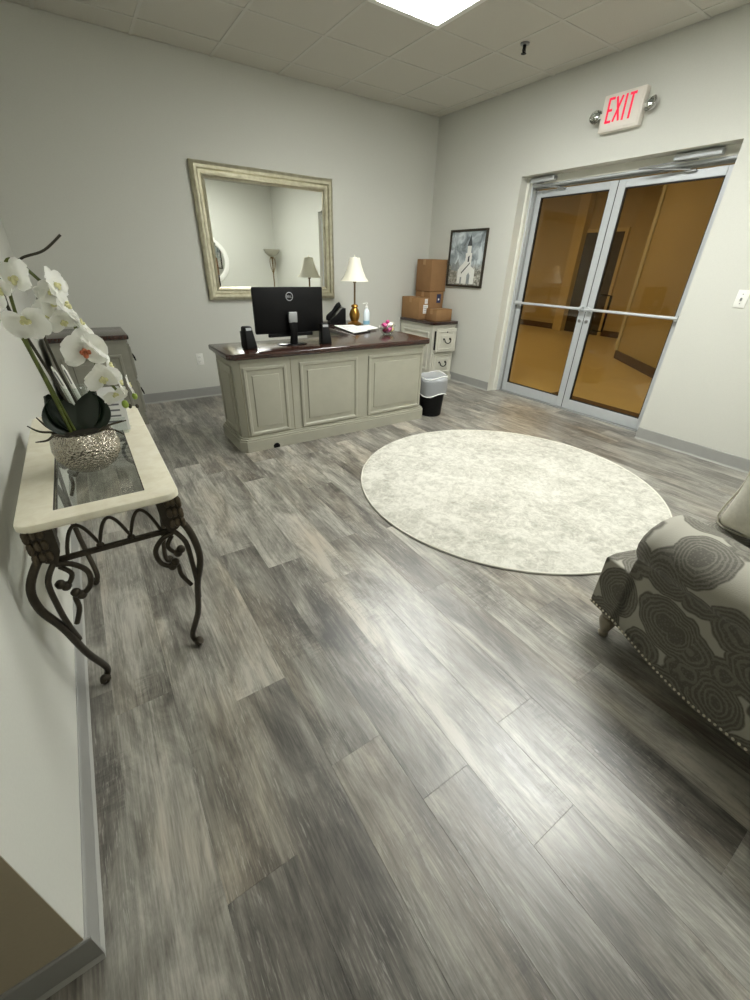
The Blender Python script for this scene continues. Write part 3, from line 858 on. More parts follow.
# round maker's mark with its four letters
bm = BM()
path = [(0.028 * math.cos(a), -0.031, 0.345 + 0.028 * math.sin(a)) for a in [2 * PI * k / 28 for k in range(29)]]
tube(bm, path, 0.0028, 6, 1); lg = obj('logo_ring', bm, 'silver_plastic', mo)
bm = BM()
lw, lh = 0.0085, 0.014
def LT(x, segs): strokes(bm, [((x + a[0] * lw, 0.338 + a[1] * lh), (x + b[0] * lw, 0.338 + b[1] * lh)) for a, b in segs], 0.0026, -0.032, -0.0295)
LT(-0.0215, [((0, 0), (0, 1)), ((0, 1), (.7, .95)), ((.7, .95), (1, .5)), ((1, .5), (.7, .05)), ((.7, .05), (0, 0))])
LT(-0.0100, [((0, 0), (.6, -.1)), ((0, 0), (0, 1)), ((0, .5), (.9, .5)), ((0, 1), (.9, 1)), ((0, 0), (.9, 0))])
LT(0.0025, [((0, 0), (0, 1)), ((0, 0), (.85, 0))])
LT(0.0130, [((0, 0), (0, 1)), ((0, 0), (.85, 0))])
obj('logo_letters', bm, 'silver_plastic', lg, smooth=0)

for i, (x, y, r, lab) in enumerate([(1.325, 3.215, 0.2, 'small black desktop speaker left of the monitor'), (1.95, 3.19, -0.15, 'small black desktop speaker right of the monitor')]):
    s_ = thing('desktop_speaker', lab, 'speaker', (x, y, Z), r, 'pair of desktop speakers')
    bm = BM()
    lo = [(-0.047, -0.05), (0.047, -0.05), (0.042, 0.05), (-0.042, 0.05)]
    hi = [(-0.032, -0.015), (0.032, -0.015), (0.030, 0.045), (-0.030, 0.045)]
    a = [bm.verts.new((p[0], p[1], 0)) for p in lo]; b_ = [bm.verts.new((p[0], p[1], 0.155)) for p in hi]
    bm.faces.new(list(reversed(a))); bm.faces.new(b_)
    for k in range(4): bm.faces.new((a[k], a[(k + 1) % 4], b_[(k + 1) % 4], b_[k]))
    bmesh.ops.bevel(bm, geom=bm.edges[:], offset=0.012, segments=3, profile=0.5, affect='EDGES')
    obj('cabinet', bm, 'black', s_)
    bm = BM(); box(bm, (-0.022, -0.016, 0.128), (0.022, -0.0115, 0.146), 0.001, 1)
    bmesh.ops.rotate(bm, verts=bm.verts[:], cent=(0, -0.014, 0.137), matrix=Matrix.Rotation(math.radians(-13), 3, 'X')); bmesh.ops.translate(bm, verts=bm.verts[:], vec=(0, -0.006, 0)); obj('badge', bm, 'silver_plastic', s_)
    bm = BM(); nested(bm, 0.066, 0.10, [(0, 0), (0, 0.003), (0.003, 0.004)], True)
    bmesh.ops.transform(bm, matrix=Matrix.Translation((0, 0.053, 0.07)) @ Matrix.Rotation(PI, 4, 'Z'), verts=bm.verts[:]); obj('grille', bm, 'gasket', s_)

# phone
ph = thing('desk_phone', 'black office phone with handset beside the brass lamp', 'phone', (2.705, 4.37, Z), math.radians(75))
bm = BM(); prism(bm, [(-0.085, 0.0), (0.085, 0.0), (0.085, 0.03), (-0.05, 0.155), (-0.085, 0.155)], -0.09, 0.09, 'x', 0.004)
obj('base', bm, 'black', ph)
bm = BM(); prism(bm, [(0.08, 0.0365), (-0.047, 0.154), (-0.044, 0.158), (0.083, 0.0405)], -0.01, 0.085, 'x'); kp = obj('keypad', bm, 'black_gloss', ph)
for r_ in range(4):
    for c_ in range(3):
        f = r_ / 3; y = 0.06 - f * 0.06; z = 0.059 + f * 0.0555
        bm = BM(); box(bm, (0.002 + c_ * 0.027, y - 0.005, z - 0.004), (0.022 + c_ * 0.027, y + 0.005, z + 0.005), 0.002, 1); obj('key', bm, 'silver_plastic', kp)
bm = BM(); tube(bm, [(-0.055, 0.105, 0.035), (-0.055, 0.100, 0.07), (-0.055, 0.05, 0.12), (-0.055, 0.0, 0.175), (-0.055, -0.03, 0.195)], [0.024, 0.028, 0.019, 0.028, 0.024], 12, 5, 0.85); obj('handset', bm, 'black', ph)
bm = BM(); tube(bm, [(-0.06, 0.1, 0.04), (-0.10, 0.12, 0.008), (-0.12, 0.05, 0.006), (-0.085, -0.02, 0.02)], 0.004, 6); obj('cord', bm, 'black', ph)

# lamp
la = thing('table_lamp', 'brass table lamp with white bell shade on the desk', 'lamp', (2.848, 4.215, Z))
bm = BM(); lathe(bm, [(0, 0), (0.075, 0), (0.075, 0.012), (0.055, 0.02), (0.04, 0.03), (0.052, 0.06), (0.058, 0.10), (0.045, 0.14), (0.028, 0.165), (0.04, 0.175), (0.034, 0.19), (0.015, 0.20), (0, 0.20)]); obj('base', bm, 'brass', la)
bm = BM(); lathe(bm, [(0, 0.20), (0.010, 0.20), (0.010, 0.40), (0.017, 0.405), (0.017, 0.43), (0.009, 0.44), (0, 0.44)], seg=12); obj('pole', bm, 'brass_dull', la)
bm = BM(); pf = [(0.148, 0.42), (0.118, 0.455), (0.092, 0.51), (0.068, 0.575), (0.053, 0.635)]
lathe(bm, pf + [(r - 0.003, z) for r, z in reversed(pf)], cap=False, seg=32); sh = obj('shade', bm, 'shade', la)
bm = BM(); lathe(bm, [(0, 0.62), (0.054, 0.625), (0.054, 0.632), (0.004, 0.64), (0.007, 0.652), (0, 0.66)]); obj('finial', bm, 'shade', sh)

# sanitiser bottle
sa = thing('sanitizer_bottle', 'clear pump bottle of hand sanitizer beside the brass lamp', 'bottle', (2.895, 4.045, Z))
bm = BM(); lathe(bm, [(0, 0), (0.034, 0), (0.036, 0.01), (0.036, 0.13), (0.025, 0.155), (0.013, 0.165), (0.013, 0.175), (0, 0.175)], sy=0.75); obj('bottle', bm, 'sanitiser', sa)
bm = BM(); lathe(bm, [(0.0365, 0.015), (0.0375, 0.015), (0.0375, 0.05), (0.0365, 0.05)], cap=False, sy=0.76); obj('label', bm, 'blue_label', sa)
bm = BM(); lathe(bm, [(0, 0.172), (0.015, 0.172), (0.015, 0.19), (0.006, 0.192), (0.006, 0.215), (0.012, 0.216), (0.012, 0.226), (0, 0.226)], seg=14); tube(bm, [(0, 0, 0.221), (-0.04, 0, 0.219), (-0.045, 0, 0.212)], 0.005, 6, 1); obj('pump', bm, 'white_plastic', sa)

# desk pad folder and papers
def sheet(name, pts, z, th, mat, label, cat, group=None):
    cx = sum(p[0] for p in pts) / 4; cy = sum(p[1] for p in pts) / 4
    q = BM(); prism(q, [(p[0] - cx, p[1] - cy) for p in pts], 0, th)
    o = obj(name, q, mat, smooth=0); o.location = (cx, cy, z); tag(o, label, cat, group); return o
sheet('desk_folder', [(2.45, 3.53), (2.66, 3.60), (2.76, 4.02), (2.52, 4.05)], Z, 0.010, 'black', 'black desk pad under the white papers', 'folder')
p_ = sheet('paper_sheet', [(2.43, 3.535), (2.64, 3.62), (2.74, 4.06), (2.52, 4.09)], Z + 0.010, 0.004, 'paper', 'stack of white paper on black pad, closest to monitor', 'paper', 'loose office papers')
for k in range(6):
    f0, f1 = 0.15 + k * 0.12, 0.17 + k * 0.12
    def P(u, v_): 
        a = Vector((2.43, 3.535)).lerp(Vector((2.52, 4.09)), v_); b2 = Vector((2.64, 3.62)).lerp(Vector((2.74, 4.06)), v_); return a.lerp(b2, u)
    q = BM(); prism(q, [tuple(P(0.12, f0)), tuple(P(0.85, f0)), tuple(P(0.85, f1)), tuple(P(0.12, f1))], Z + 0.0139, Z + 0.0143); obj('text_line', q, 'ink', p_, True, 0)
sheet('paper_sheet', [(2.62, 3.63), (2.84, 3.72), (2.88, 3.96), (2.70, 3.94)], Z + 0.0145, 0.002, 'paper', 'single white sheet overlapping the stack, closest to candy bowl', 'paper', 'loose office papers')

# candy bowl with wrapped sweets
bw = thing('candy_bowl', 'small clear glass bowl holding wrapped candies at desk end', 'bowl', (2.72, 3.40, Z))
bm = BM(); pf = [(0.0, 0.0), (0.035, 0.0), (0.06, 0.02), (0.075, 0.055), (0.078, 0.085)]
lathe(bm, pf + [(max(r - 0.003, 0), z + 0.003) for r, z in reversed(pf)], cap=False, seg=24); obj('bowl', bm, 'clear_glass', bw)
cand = [(-0.034, -0.012, 0.042, 'maroon', 'dark red candy low in the bowl on the monitor side'), (0.036, -0.008, 0.042, 'pale_yellow', 'pale yellow candy low in the bowl on the cabinet side'), (0.0, 0.036, 0.042, 'candy_white', 'white candy low in the bowl on the paper side'),
        (0.002, -0.036, 0.050, 'pink', 'pink candy low in the bowl on the rug side'), (0.0, 0.0, 0.028, 'maroon', 'dark red candy at the very bottom of the bowl'), (-0.042, -0.02, 0.082, 'pink', 'pink candy high in the bowl on the monitor side'),
        (0.043, 0.004, 0.082, 'pale_yellow', 'pale yellow candy high in the bowl on the cabinet side'), (0.008, -0.034, 0.092, 'candy_white', 'white candy high at the front of the bowl'), (-0.012, 0.036, 0.084, 'pink', 'pink candy high at the back of the bowl'), (0.0, 0.0, 0.112, 'pink', 'pink candy crowning the heap in the bowl')]
for i, (x, y, z, m_, lab) in enumerate(cand):
    q = BM(); ball(q, (0, 0, 0), 0.0205, 1.1, 0.95, 0.9, 10, 7)
    o = obj('candy', q, m_); o.location = (2.72 + x, 3.40 + y, Z + z); o.rotation_euler = (random.uniform(-.3, .3), random.uniform(-.3, .3), random.uniform(0, PI))
    tag(o, lab, 'candy', 'wrapped candies in the glass bowl')
    for s_ in (-1, 1):
        q = BM(); lathe(q, [(0.003, 0.0), (0.008, 0.006), (0.012, 0.011)], seg=8, cap=False)
        bmesh.ops.transform(q, matrix=Matrix.Translation((s_ * 0.019, 0, 0)) @ Matrix.Rotation(s_ * PI / 2, 4, 'Y'), verts=q.verts[:]); obj('wrapper_end', q, m_, o)

# ------------------------------------------------------------------ filing cabinets
def bail(par, c, rz):
    q = BM(); m = Matrix.Translation(c) @ Matrix.Rotation(rz, 4, 'Z')
    tube(q, [(-0.05, -0.004, 0.016), (-0.05, -0.022, 0.014), (-0.044, -0.028, -0.012), (-0.018, -0.032, -0.028), (0.018, -0.032, -0.028), (0.044, -0.028, -0.012), (0.05, -0.022, 0.014), (0.05, -0.004, 0.016)], 0.006, 8, 3)
    for s in (-1, 1): ball(q, (s * 0.05, -0.004, 0.017), 0.013, 1, 0.5, 1)
    bmesh.ops.transform(q, matrix=m, verts=q.verts[:]); return obj('handle', q, 'black', par, True)
def file_cabinet(loc, rz, wd, dp, hh, label, out, paint='paint_light'):
    """front faces local -Y; front plane at local y=0, the body goes back to y=dp"""
    c = thing('file_cabinet', label, 'cabinet', loc, rz)
    def L(q, nm, mat, par=None, sm=25): return obj(nm, q, mat, par or c, smooth=sm)
    q = BM(); box(q, (-wd / 2, 0.0, 0.085), (wd / 2, dp, hh - 0.055)); box(q, (-wd / 2 - 0.008, -0.008, hh - 0.055), (wd / 2 + 0.008, dp, hh - 0.036)); L(q, 'body', paint, None, 0)
    q = BM(); box(q, (-wd / 2 - 0.012, -0.014, 0), (wd / 2 + 0.012, dp, 0.07), 0.004, 1); box(q, (-wd / 2 - 0.004, -0.006, 0.07), (wd / 2 + 0.004, dp, 0.085)); L(q, 'plinth', paint)
    q = BM(); box(q, (-wd / 2 - 0.022, -0.024, hh - 0.036), (wd / 2 + 0.022, dp, hh), 0.010, 3); L(q, 'cabinet_top', 'walnut')
    for k, z0 in enumerate((0.10, 0.105 + (hh - 0.17) / 2)):
        dh = (hh - 0.17) / 2 - 0.012; o_ = out if k == 1 else 0.0
        q = BM(); box(q, (-wd / 2 + 0.022, -0.018 - o_, z0), (wd / 2 - 0.022, -o_ - 0.001, z0 + dh), 0.003, 1); d = L(q, 'drawer', paint)
        q = BM(); nested(q, wd - 0.09, dh - 0.05, [(0, 0.017), (0, 0.022), (0.004, 0.025), (0.012, 0.025), (0.02, 0.018), (0.05, 0.0185), (0.054, 0.023)], True, (0, -o_, z0 + dh / 2)); L(q, 'panel_field', paint, d, 20)
        bail(d, (Matrix.Translation(loc) @ Matrix.Rotation(rz, 4, 'Z')) @ Vector((0, -0.022 - o_, z0 + dh * 0.5)), rz)
        if k == 1:
            q = BM(); ball(q, (0, -0.024 - o_, z0 + dh - 0.038), 0.009, 1, 0.5, 1); L(q, 'lock', 'black', d)
            if o_: 
                q = BM(); box(q, (-wd / 2 + 0.035, -o_ - 0.001, z0 + 0.02), (wd / 2 - 0.035, 0.0, z0 + dh - 0.03)); L(q, 'drawer_box', 'black', d, 0)
    for s in (-1, 1):
        m = Matrix.Translation((s * wd / 2, dp / 2, 0.385)) @ Matrix.Rotation(s * PI / 2, 4, 'Z')
        q = BM(); nested(q, dp - 0.12, 0.46, PROF, False); bmesh.ops.transform(q, matrix=m, verts=q.verts[:]); p = L(q, 'panel_moulding', paint, None, 20)
        q = BM(); nested(q, dp - 0.12, 0.46, FIELD, True); bmesh.ops.transform(q, matrix=m, verts=q.verts[:]); L(q, 'panel_field', paint, p, 20)
    return c
FCH = 0.735
file_cabinet((4.085, 4.10, 0), 0, 0.37, 0.655, FCH, 'two-drawer painted filing cabinet in corner under the cardboard boxes', 0.045)
file_cabinet((0.585, 4.385, 0), PI / 2, 0.52, 0.54, 0.765, 'painted filing cabinet with dark top behind the orchid', 0.0, 'paint_grey')

# ------------------------------------------------------------------ cardboard boxes
def carton(loc, sz, rz, label, mat='cardboard', tape='x', stickers=()):
    c = thing('cardboard_box', label, 'box', loc, rz, 'cartons stacked on the filing cabinet')
    sx, sy, sz_ = sz
    q = BM(); box(q, (-sx / 2, -sy / 2, 0), (sx / 2, sy / 2, sz_ - 0.003), 0.004, 2); b = obj('carton', q, mat, c)
    for s in (-1, 1):
        q = BM(); box(q, (-sx / 2 + 0.001, 0.0015 if s > 0 else -sy / 2 + 0.001, sz_ - 0.003), (sx / 2 - 0.001, sy / 2 - 0.001 if s > 0 else -0.0015, sz_), 0.001, 1); obj('flap', q, mat, c)
    q = BM(); box(q, (-sx / 2 - 0.0005, -0.025, sz_ - 0.06), (-sx / 2 + 0.0006, 0.025, sz_ + 0.0005)); box(q, (-sx / 2, -0.025, sz_ - 0.0002), (sx / 2, 0.025, sz_ + 0.0006)); obj('tape', q, 'tape', c, smooth=0)
    for (x, z, w_, h_, m_) in stickers:
        q = BM(); box(q, (x - w_ / 2, -sy / 2 - 0.0012, z - h_ / 2), (x + w_ / 2, -sy / 2 + 0.0005, z + h_ / 2)); s2 = obj('sticker', q, m_, c, smooth=0)
        if m_ == 'paper':
            for k in range(4):
                q = BM(); box(q, (x - w_ * 0.38, -sy / 2 - 0.0016, z - h_ * 0.35 + k * h_ * 0.2), (x + w_ * (0.1 + 0.07 * k), -sy / 2 - 0.001, z - h_ * 0.30 + k * h_ * 0.2)); obj('print_line', q, 'ink', s2, smooth=0)
        if m_ == 'blue_print':
            q = BM(); ball(q, (x, -sy / 2 - 0.001, z - h_ * 0.1), w_ * 0.2, 1, 0.08, 1); obj('emblem', q, 'paper', s2)
    return c
carton((4.168, 4.535, FCH), (0.225, 0.29, 0.312), 0, 'middle cardboard box with blue sticker, under the tall top box', 'cardboard_b', stickers=[(0.035, 0.235, 0.065, 0.10, 'blue_print')])
carton((4.172, 4.535, FCH + 0.3135), (0.25, 0.29, 0.352), 0, 'tall plain cardboard box topmost of the stack by the picture', 'cardboard_b')
carton((3.972, 4.575, FCH), (0.15, 0.36, 0.245), 0, 'cardboard box with white shipping label at left of stack', stickers=[(0.03, 0.115, 0.075, 0.10, 'paper'), (0.035, 0.205, 0.045, 0.055, 'paper')])
carton((4.125, 4.27, FCH), (0.255, 0.20, 0.13), 0, 'small low cardboard box in front of the stack', 'cardboard')

# ------------------------------------------------------------------ waste bin
wb = thing('waste_bin', 'small black plastic waste bin at the desk end', 'bin', (3.085, 3.10, 0))
bm = BM(); pf = [(0.0, 0.0), (0.105, 0.0), (0.11, 0.006), (0.135, 0.335), (0.140, 0.34)]
lathe(bm, pf + [(0.136, 0.345), (0.131, 0.335), (0.106, 0.012), (0, 0.012)], seg=28); obj('bucket', bm, 'black', wb)
lb = thing('bin_liner', 'translucent white bag lining the black waste bin', 'bag', (3.085, 3.10, 0.16))
def ruffle(prof, seg, amp, name, mat, ph0=0):
    q = BM(); rings = []
    for i, (r, z) in enumerate(prof):
        row = []
        for k in range(seg):
            a = 2 * PI * k / seg
            rr = r + amp * (math.sin(7 * a + i * 0.7 + ph0) + 0.6 * math.sin(13 * a - i)) * (1 if i else 0.6)
            zz = z + (0.018 * math.sin(3 * a + ph0) + 0.006 * math.sin(9 * a)) * (1 if i in (0, len(prof) - 1) else 0.2)
            row.append(q.verts.new((rr * math.cos(a), rr * math.sin(a), zz)))
        rings.append(row)
    for a, b in zip(rings, rings[1:]):
        for k in range(seg): q.faces.new((a[k], a[(k + 1) % seg], b[(k + 1) % seg], b[k]))
    return obj(name, q, mat, lb, smooth=60)
ruffle([(0.141, 0.055), (0.1455, 0.10), (0.149, 0.15), (0.150, 0.19), (0.148, 0.225), (0.140, 0.230), (0.130, 0.20), (0.120, 0.10), (0.10, 0.0)], 64, 0.0018, 'film', 'bin_bag')
bm = BM(); tube(bm, [(0.1475 * math.cos(a), 0.1475 * math.sin(a), 0.062 + 0.018 * math.sin(3 * a)) for a in [2 * PI * k / 40 for k in range(41)]], 0.004, 6, 1); obj('hem', bm, 'paper', lb)
bm = BM(); tube(bm, [(0.147 * math.cos(a), 0.147 * math.sin(a), 0.228 + 0.016 * math.sin(3 * a)) for a in [2 * PI * k / 40 for k in range(41)]], 0.004, 6, 1); obj('rim_fold', bm, 'paper', lb)

# ------------------------------------------------------------------ round rug
rg = thing('round_rug', 'large round faded cream rug in middle of floor', 'rug', (2.548, 1.635, 0))
bm = BM()
R_, NS, NR = 1.02, 120, 24
rows = []
for i in range(NR + 1):
    r = R_ * i / NR
    row = []
    for k in range(NS if i else 1):
        a = 2 * PI * k / NS
        x, y = r * math.cos(a), r * math.sin(a)
        # fold waves left over from shipping, strongest toward the desk side
        f = max(0.0, min(1.0, (0.45 - x * 0.75 + y * 0.55)))
        s_ = x * 0.80 + y * 0.60
        z = 0.010 + 0.010 * f * (1 + math.sin(s_ * 24)) * min(1, (R_ - r) * 6 + 0.25)
        row.append(bm.verts.new((x, y, z)))
    rows.append(row)
for k in range(NS): bm.faces.new((rows[0][0], rows[1][k], rows[1][(k + 1) % NS]))
for a, b in zip(rows[1:], rows[2:]):
    for k in range(NS): bm.faces.new((a[k], b[k], b[(k + 1) % NS], a[(k + 1) % NS]))
obj('pile', bm, 'rug', rg, smooth=60)
bm = BM(); lathe(bm, [(0, 0), (R_ - 0.004, 0.0), (R_ - 0.002, 0.006), (0, 0.006)], seg=96); obj('backing', bm, 'rug_under', rg)
bm = BM(); tube(bm, [(R_ * math.cos(2 * PI * k / 96), R_ * math.sin(2 * PI * k / 96), 0.0075) for k in range(97)], 0.0062, 6, 1); obj('binding', bm, 'rug_edge', rg)

# ------------------------------------------------------------------ console table
TX0, TX1, TY0, TY1, TZ = 0.055, 0.425, 1.125, 2.06, 0.75
ct = thing('console_table', 'narrow wrought iron console table with cream stone top', 'table', ((TX0 + TX1) / 2, (TY0 + TY1) / 2, 0))
def rrect(x0, x1, y0, y1, r, n=6):
    out = []
    for cx, cy, a0 in ((x1 - r, y1 - r, 0), (x0 + r, y1 - r, PI / 2), (x0 + r, y0 + r, PI), (x1 - r, y0 + r, 3 * PI / 2)):
        for k in range(n + 1): out.append((cx + r * math.cos(a0 + PI / 2 * k / n), cy + r * math.sin(a0 + PI / 2 * k / n)))
    return out
def slab(outer, inner, z0, z1, name, mat, par, bev):
    """ring slab: both outlines have the same number of points, matched one to one"""
    q = BM(); n = len(outer)
    def ring(p, z): return [q.verts.new((x, y, z)) for x, y in p]
    cxm = sum(p[0] for p in outer) / n; cym = sum(p[1] for p in outer) / n
    def shrink(p, d): 
        return [(x - math.copysign(d, x - cxm), y - math.copysign(d, y - cym)) for x, y in p]
    seq = [ring(inner, z0), ring(shrink(outer, bev), z0), ring(outer, z0 + bev), ring(outer, z1 - bev), ring(shrink(outer, bev * 0.3), z1 - bev * 0.3), ring(shrink(outer, bev), z1), ring(shrink(inner, -0.002), z1), ring(inner, z1 - 0.002)]
    for a, b in zip(seq, seq[1:] + seq[:1]):
        for k in range(n): q.faces.new((a[k], a[(k + 1) % n], b[(k + 1) % n], b[k]))
    bmesh.ops.recalc_face_normals(q, faces=q.faces[:])
    return obj(name, q, mat, par, True, 40)
IX0, IX1, IY0, IY1 = TX0 + 0.078, TX1 - 0.078, TY0 + 0.055, TY1 - 0.10
top = slab(rrect(TX0, TX1, TY0, TY1, 0.035), rrect(IX0, IX1, IY0, IY1, 0.002), TZ - 0.024, TZ, 'stone_top', 'travertine', ct, 0.006)
bm = BM(); box(bm, (IX0 + 0.0005, IY0 + 0.0005, TZ - 0.014), (IX1 - 0.0005, IY1 - 0.0005, TZ - 0.008)); obj('glass_inset', bm, 'table_glass', ct, True, 0)
bm = BM()
for a, b in (((IX0, IY0), (IX0 + 0.004, IY1)), ((IX1 - 0.004, IY0), (IX1, IY1)), ((IX0 + 0.004, IY0), (IX1 - 0.004, IY0 + 0.004)), ((IX0 + 0.004, IY1 - 0.004), (IX1 - 0.004, IY1))):
    box(bm, (a[0], a[1], TZ - 0.008), (b[0], b[1], TZ - 0.001))
obj('inset_rim', bm, 'iron', top, True, 0)
# iron apron: top rail, lower bar and scalloped wire between
zr1, zr0 = TZ - 0.03, 0.615
AX0, AX1, AY0, AY1 = 0.095, 0.39, 1.165, 2.02
bm = BM()
for y in (AY0, AY1): box(bm, (AX0, y - 0.008, zr1 - 0.006), (AX1, y + 0.008, zr1 + 0.006)); box(bm, (AX0, y - 0.007, zr0 - 0.006), (AX1, y + 0.007, zr0 + 0.006))
for x in (AX0, AX1): box(bm, (x - 0.008, AY0, zr1 - 0.006), (x + 0.008, AY1, zr1 + 0.006)); box(bm, (x - 0.007, AY0, zr0 - 0.006), (x + 0.007, AY1, zr0 + 0.006))
ap = obj('apron_rail', bm, 'iron', ct, True, 25)
def scallop(p0, p1, n):
    q = BM(); P0, P1 = Vector(p0), Vector(p1); pts = []
    zc = (zr0 + zr1) / 2
    for i in range(n * 16 + 1):
        f = i / (n * 16)
        p = P0.lerp(P1, f)
        pts.append((p.x, p.y, zr0 + 0.010 + 0.078 * (math.sin(PI * f * n) ** 2) ** 0.42))
    tube(q, pts, 0.0048, 7, 1); 
    for i in range(1, n):
        p = P0.lerp(P1, i / n); ball(q, (p.x, p.y, zr0 + 0.012), 0.010, 1, 1, 0.8, 8, 6)
    obj('scallop_wire', q, 'iron', ap, True, 60)
scallop((AX0 + 0.035, AY0, 0), (AX1 - 0.035, AY0, 0), 3); scallop((AX0 + 0.035, AY1, 0), (AX1 - 0.035, AY1, 0), 3)
scallop((AX0, AY0 + 0.04, 0), (AX0, AY1 - 0.04, 0), 8); scallop((AX1, AY0 + 0.04, 0), (AX1, AY1 - 0.04, 0), 8)
def curl(q, c, r0, turns, a0, ux, uz, rt=0.006, grow=0.6):
    """spiral in the plane spanned by ux, uz"""
    pts = []
    n = int(14 * abs(turns))
    for i in range(n + 1):
        f = i / n; a = a0 + 2 * PI * turns * f; r = r0 * (1 - grow * f)
        pts.append(Vector(c) + Vector(ux) * (r * math.cos(a)) + Vector(uz) * (r * math.sin(a)))
    tube(q, pts, rt, 7, 1)
for sx in (-1, 1):
    for sy in (-1, 1):
        mxT, myT = (TX0 + TX1) / 2, (TY0 + TY1) / 2
        xe = AX1 if sx > 0 else AX0; ye = AY1 if sy > 0 else AY0
        bx2 = 0.045 if sx > 0 else 0.058       # sideways swell of the knee
        def PP(dx, dy, z): return (xe + sx * dx, ye + sy * dy, z)
        q = BM()
        tube(q, [PP(0.0, 0.0, 0.66), PP(0.03, 0.02, 0.63), PP(bx2, 0.04, 0.575), PP(bx2 + 0.002, 0.035, 0.50), PP(bx2 - 0.018, 0.01, 0.40), PP(0.03 if sx < 0 else 0.012, -0.06, 0.22), PP(0.012 if sx < 0 else -0.020, -0.125, 0.07), PP(0.022 if sx < 0 else -0.018, -0.135, 0.022), PP(0.03 if sx < 0 else -0.008, -0.120, 0.013), PP(0.034 if sx < 0 else 0.0, -0.112, 0.024)], 0.0105, 8, 5)
        lg = obj('leg', q, 'iron', ct, True, 60)
        q = BM(); ball(q, PP(0.028 if sx < 0 else -0.006, -0.125, 0.018), 0.018, 1, 1, 1, 10, 8); obj('foot_scroll', q, 'iron', lg, True)
        q = BM()
        # second rod hugging the knee and the paired inner curls
        tube(q, [PP(-0.005, 0.01, 0.62), PP(0.02, 0.035, 0.58), PP(0.024, 0.035, 0.50), PP(0.026, 0.012, 0.41), PP(0.026, -0.03, 0.31)], 0.0075, 7, 5)
        tube(q, [PP(0.0, 0.012, 0.612), PP(-0.035, 0.012, 0.60), PP(-0.062, 0.012, 0.565), PP(-0.058, 0.012, 0.52), PP(-0.035, 0.012, 0.497), PP(-0.018, 0.012, 0.505)], 0.0075, 7, 5)
        tube(q, [PP(0.008, 0.008, 0.40), PP(-0.012, 0.008, 0.45), PP(-0.014, 0.008, 0.49), PP(-0.026, 0.010, 0.502)], 0.007, 7, 5)
        tube(q, [PP(-0.01, 0.01, 0.60), PP(-0.028, 0.012, 0.57), PP(-0.012, 0.012, 0.54), PP(0.004, 0.012, 0.545)], 0.0065, 7, 5)
        for p in ((-0.020, 0.012, 0.506), (-0.030, 0.012, 0.494), (0.004, 0.012, 0.546), (-0.006, 0.012, 0.536)): ball(q, PP(*p), 0.0135, 1, 1, 1, 8, 6)
        obj('scroll', q, 'iron', lg, True, 60)
        # leafy cast corner block
        q = BM(); prism(q, [(xe + sx * a, zz) for a, zz in ((-0.03, 0.735), (0.028, 0.735), (0.03, 0.68), (0.012, 0.625), (-0.012, 0.615), (-0.026, 0.65))], ye - 0.02, ye + 0.02, 'y'); cb = obj('corner_block', q, 'iron', ct, True, 25)
        q = BM()
        for k in range(9):
            a = -0.9 + 1.8 * (k % 3) / 2; zz = 0.715 - 0.035 * (k // 3)
            ball(q, (xe + sx * 0.012 + 0.018 * math.sin(a), ye + sy * 0.022, zz), 0.011, 0.8, 0.7, 1.4, 8, 6)
            ball(q, (xe + sx * 0.028, ye + sy * 0.01 + 0.016 * math.sin(a), zz - 0.01), 0.010, 0.7, 0.8, 1.4, 8, 6)
        obj('acanthus_leaf', q, 'iron_old', cb, True, 60)

# ------------------------------------------------------------------ potted orchid
px, py = 0.236, 1.435
orc = thing('potted_orchid', 'white moth orchid in a round hammered silver pot', 'plant', (px, py, TZ))
bm = BM(); pf = [(0.0, 0.0), (0.05, 0.0), (0.066, 0.012), (0.083, 0.04), (0.088, 0.067), (0.084, 0.095), (0.072, 0.118)]
lathe(bm, pf + [(0.068, 0.118), (0.076, 0.095), (0.0, 0.095)], seg=40); obj('pot', bm, 'hammered', orc, smooth=60)
bm = BM(); lathe(bm, [(0, 0.112), (0.04, 0.112), (0.067, 0.106), (0.067, 0.096), (0, 0.096)], seg=20); obj('moss', bm, 'moss', orc)
def V(x, y, z): return (x - px, y - py, z - TZ)
stems = [
    ([V(.222, 1.45, .84), V(.198, 1.46, 1.0), V(.182, 1.47, 1.12), V(.186, 1.48, 1.24), V(.205, 1.48, 1.30), V(.24, 1.48, 1.275), V(.285, 1.48, 1.20), V(.308, 1.48, 1.10), V(.33, 1.48, 1.01), V(.368, 1.48, .935)], 0.0042, 'stem'),
    ([V(.236, 1.46, .84), V(.22, 1.49, .95), V(.19, 1.52, 1.08), V(.165, 1.54, 1.18), V(.17, 1.53, 1.25)], 0.0042, 'stem_dark'),
    ([V(.250, 1.48, .84), V(.243, 1.50, .93), V(.225, 1.52, 1.05), V(.222, 1.52, 1.16), V(.255, 1.51, 1.24), V(.29, 1.50, 1.21)], 0.0038, 'stem_dark'),
    ([V(.212, 1.44, .84), V(.193, 1.45, 1.02), V(.176, 1.46, 1.14)], 0.0045, 'stem'),
    ([V(.212, 1.48, 1.285), V(.236, 1.48, 1.305), V(.284, 1.48, 1.322), V(.330, 1.48, 1.358)], 0.003, 'stem_dark'),
]
for p_, r_, m_ in stems:
    q = BM(); tube(q, p_, r_, 7, 6); obj('stem', q, m_, orc, smooth=60)
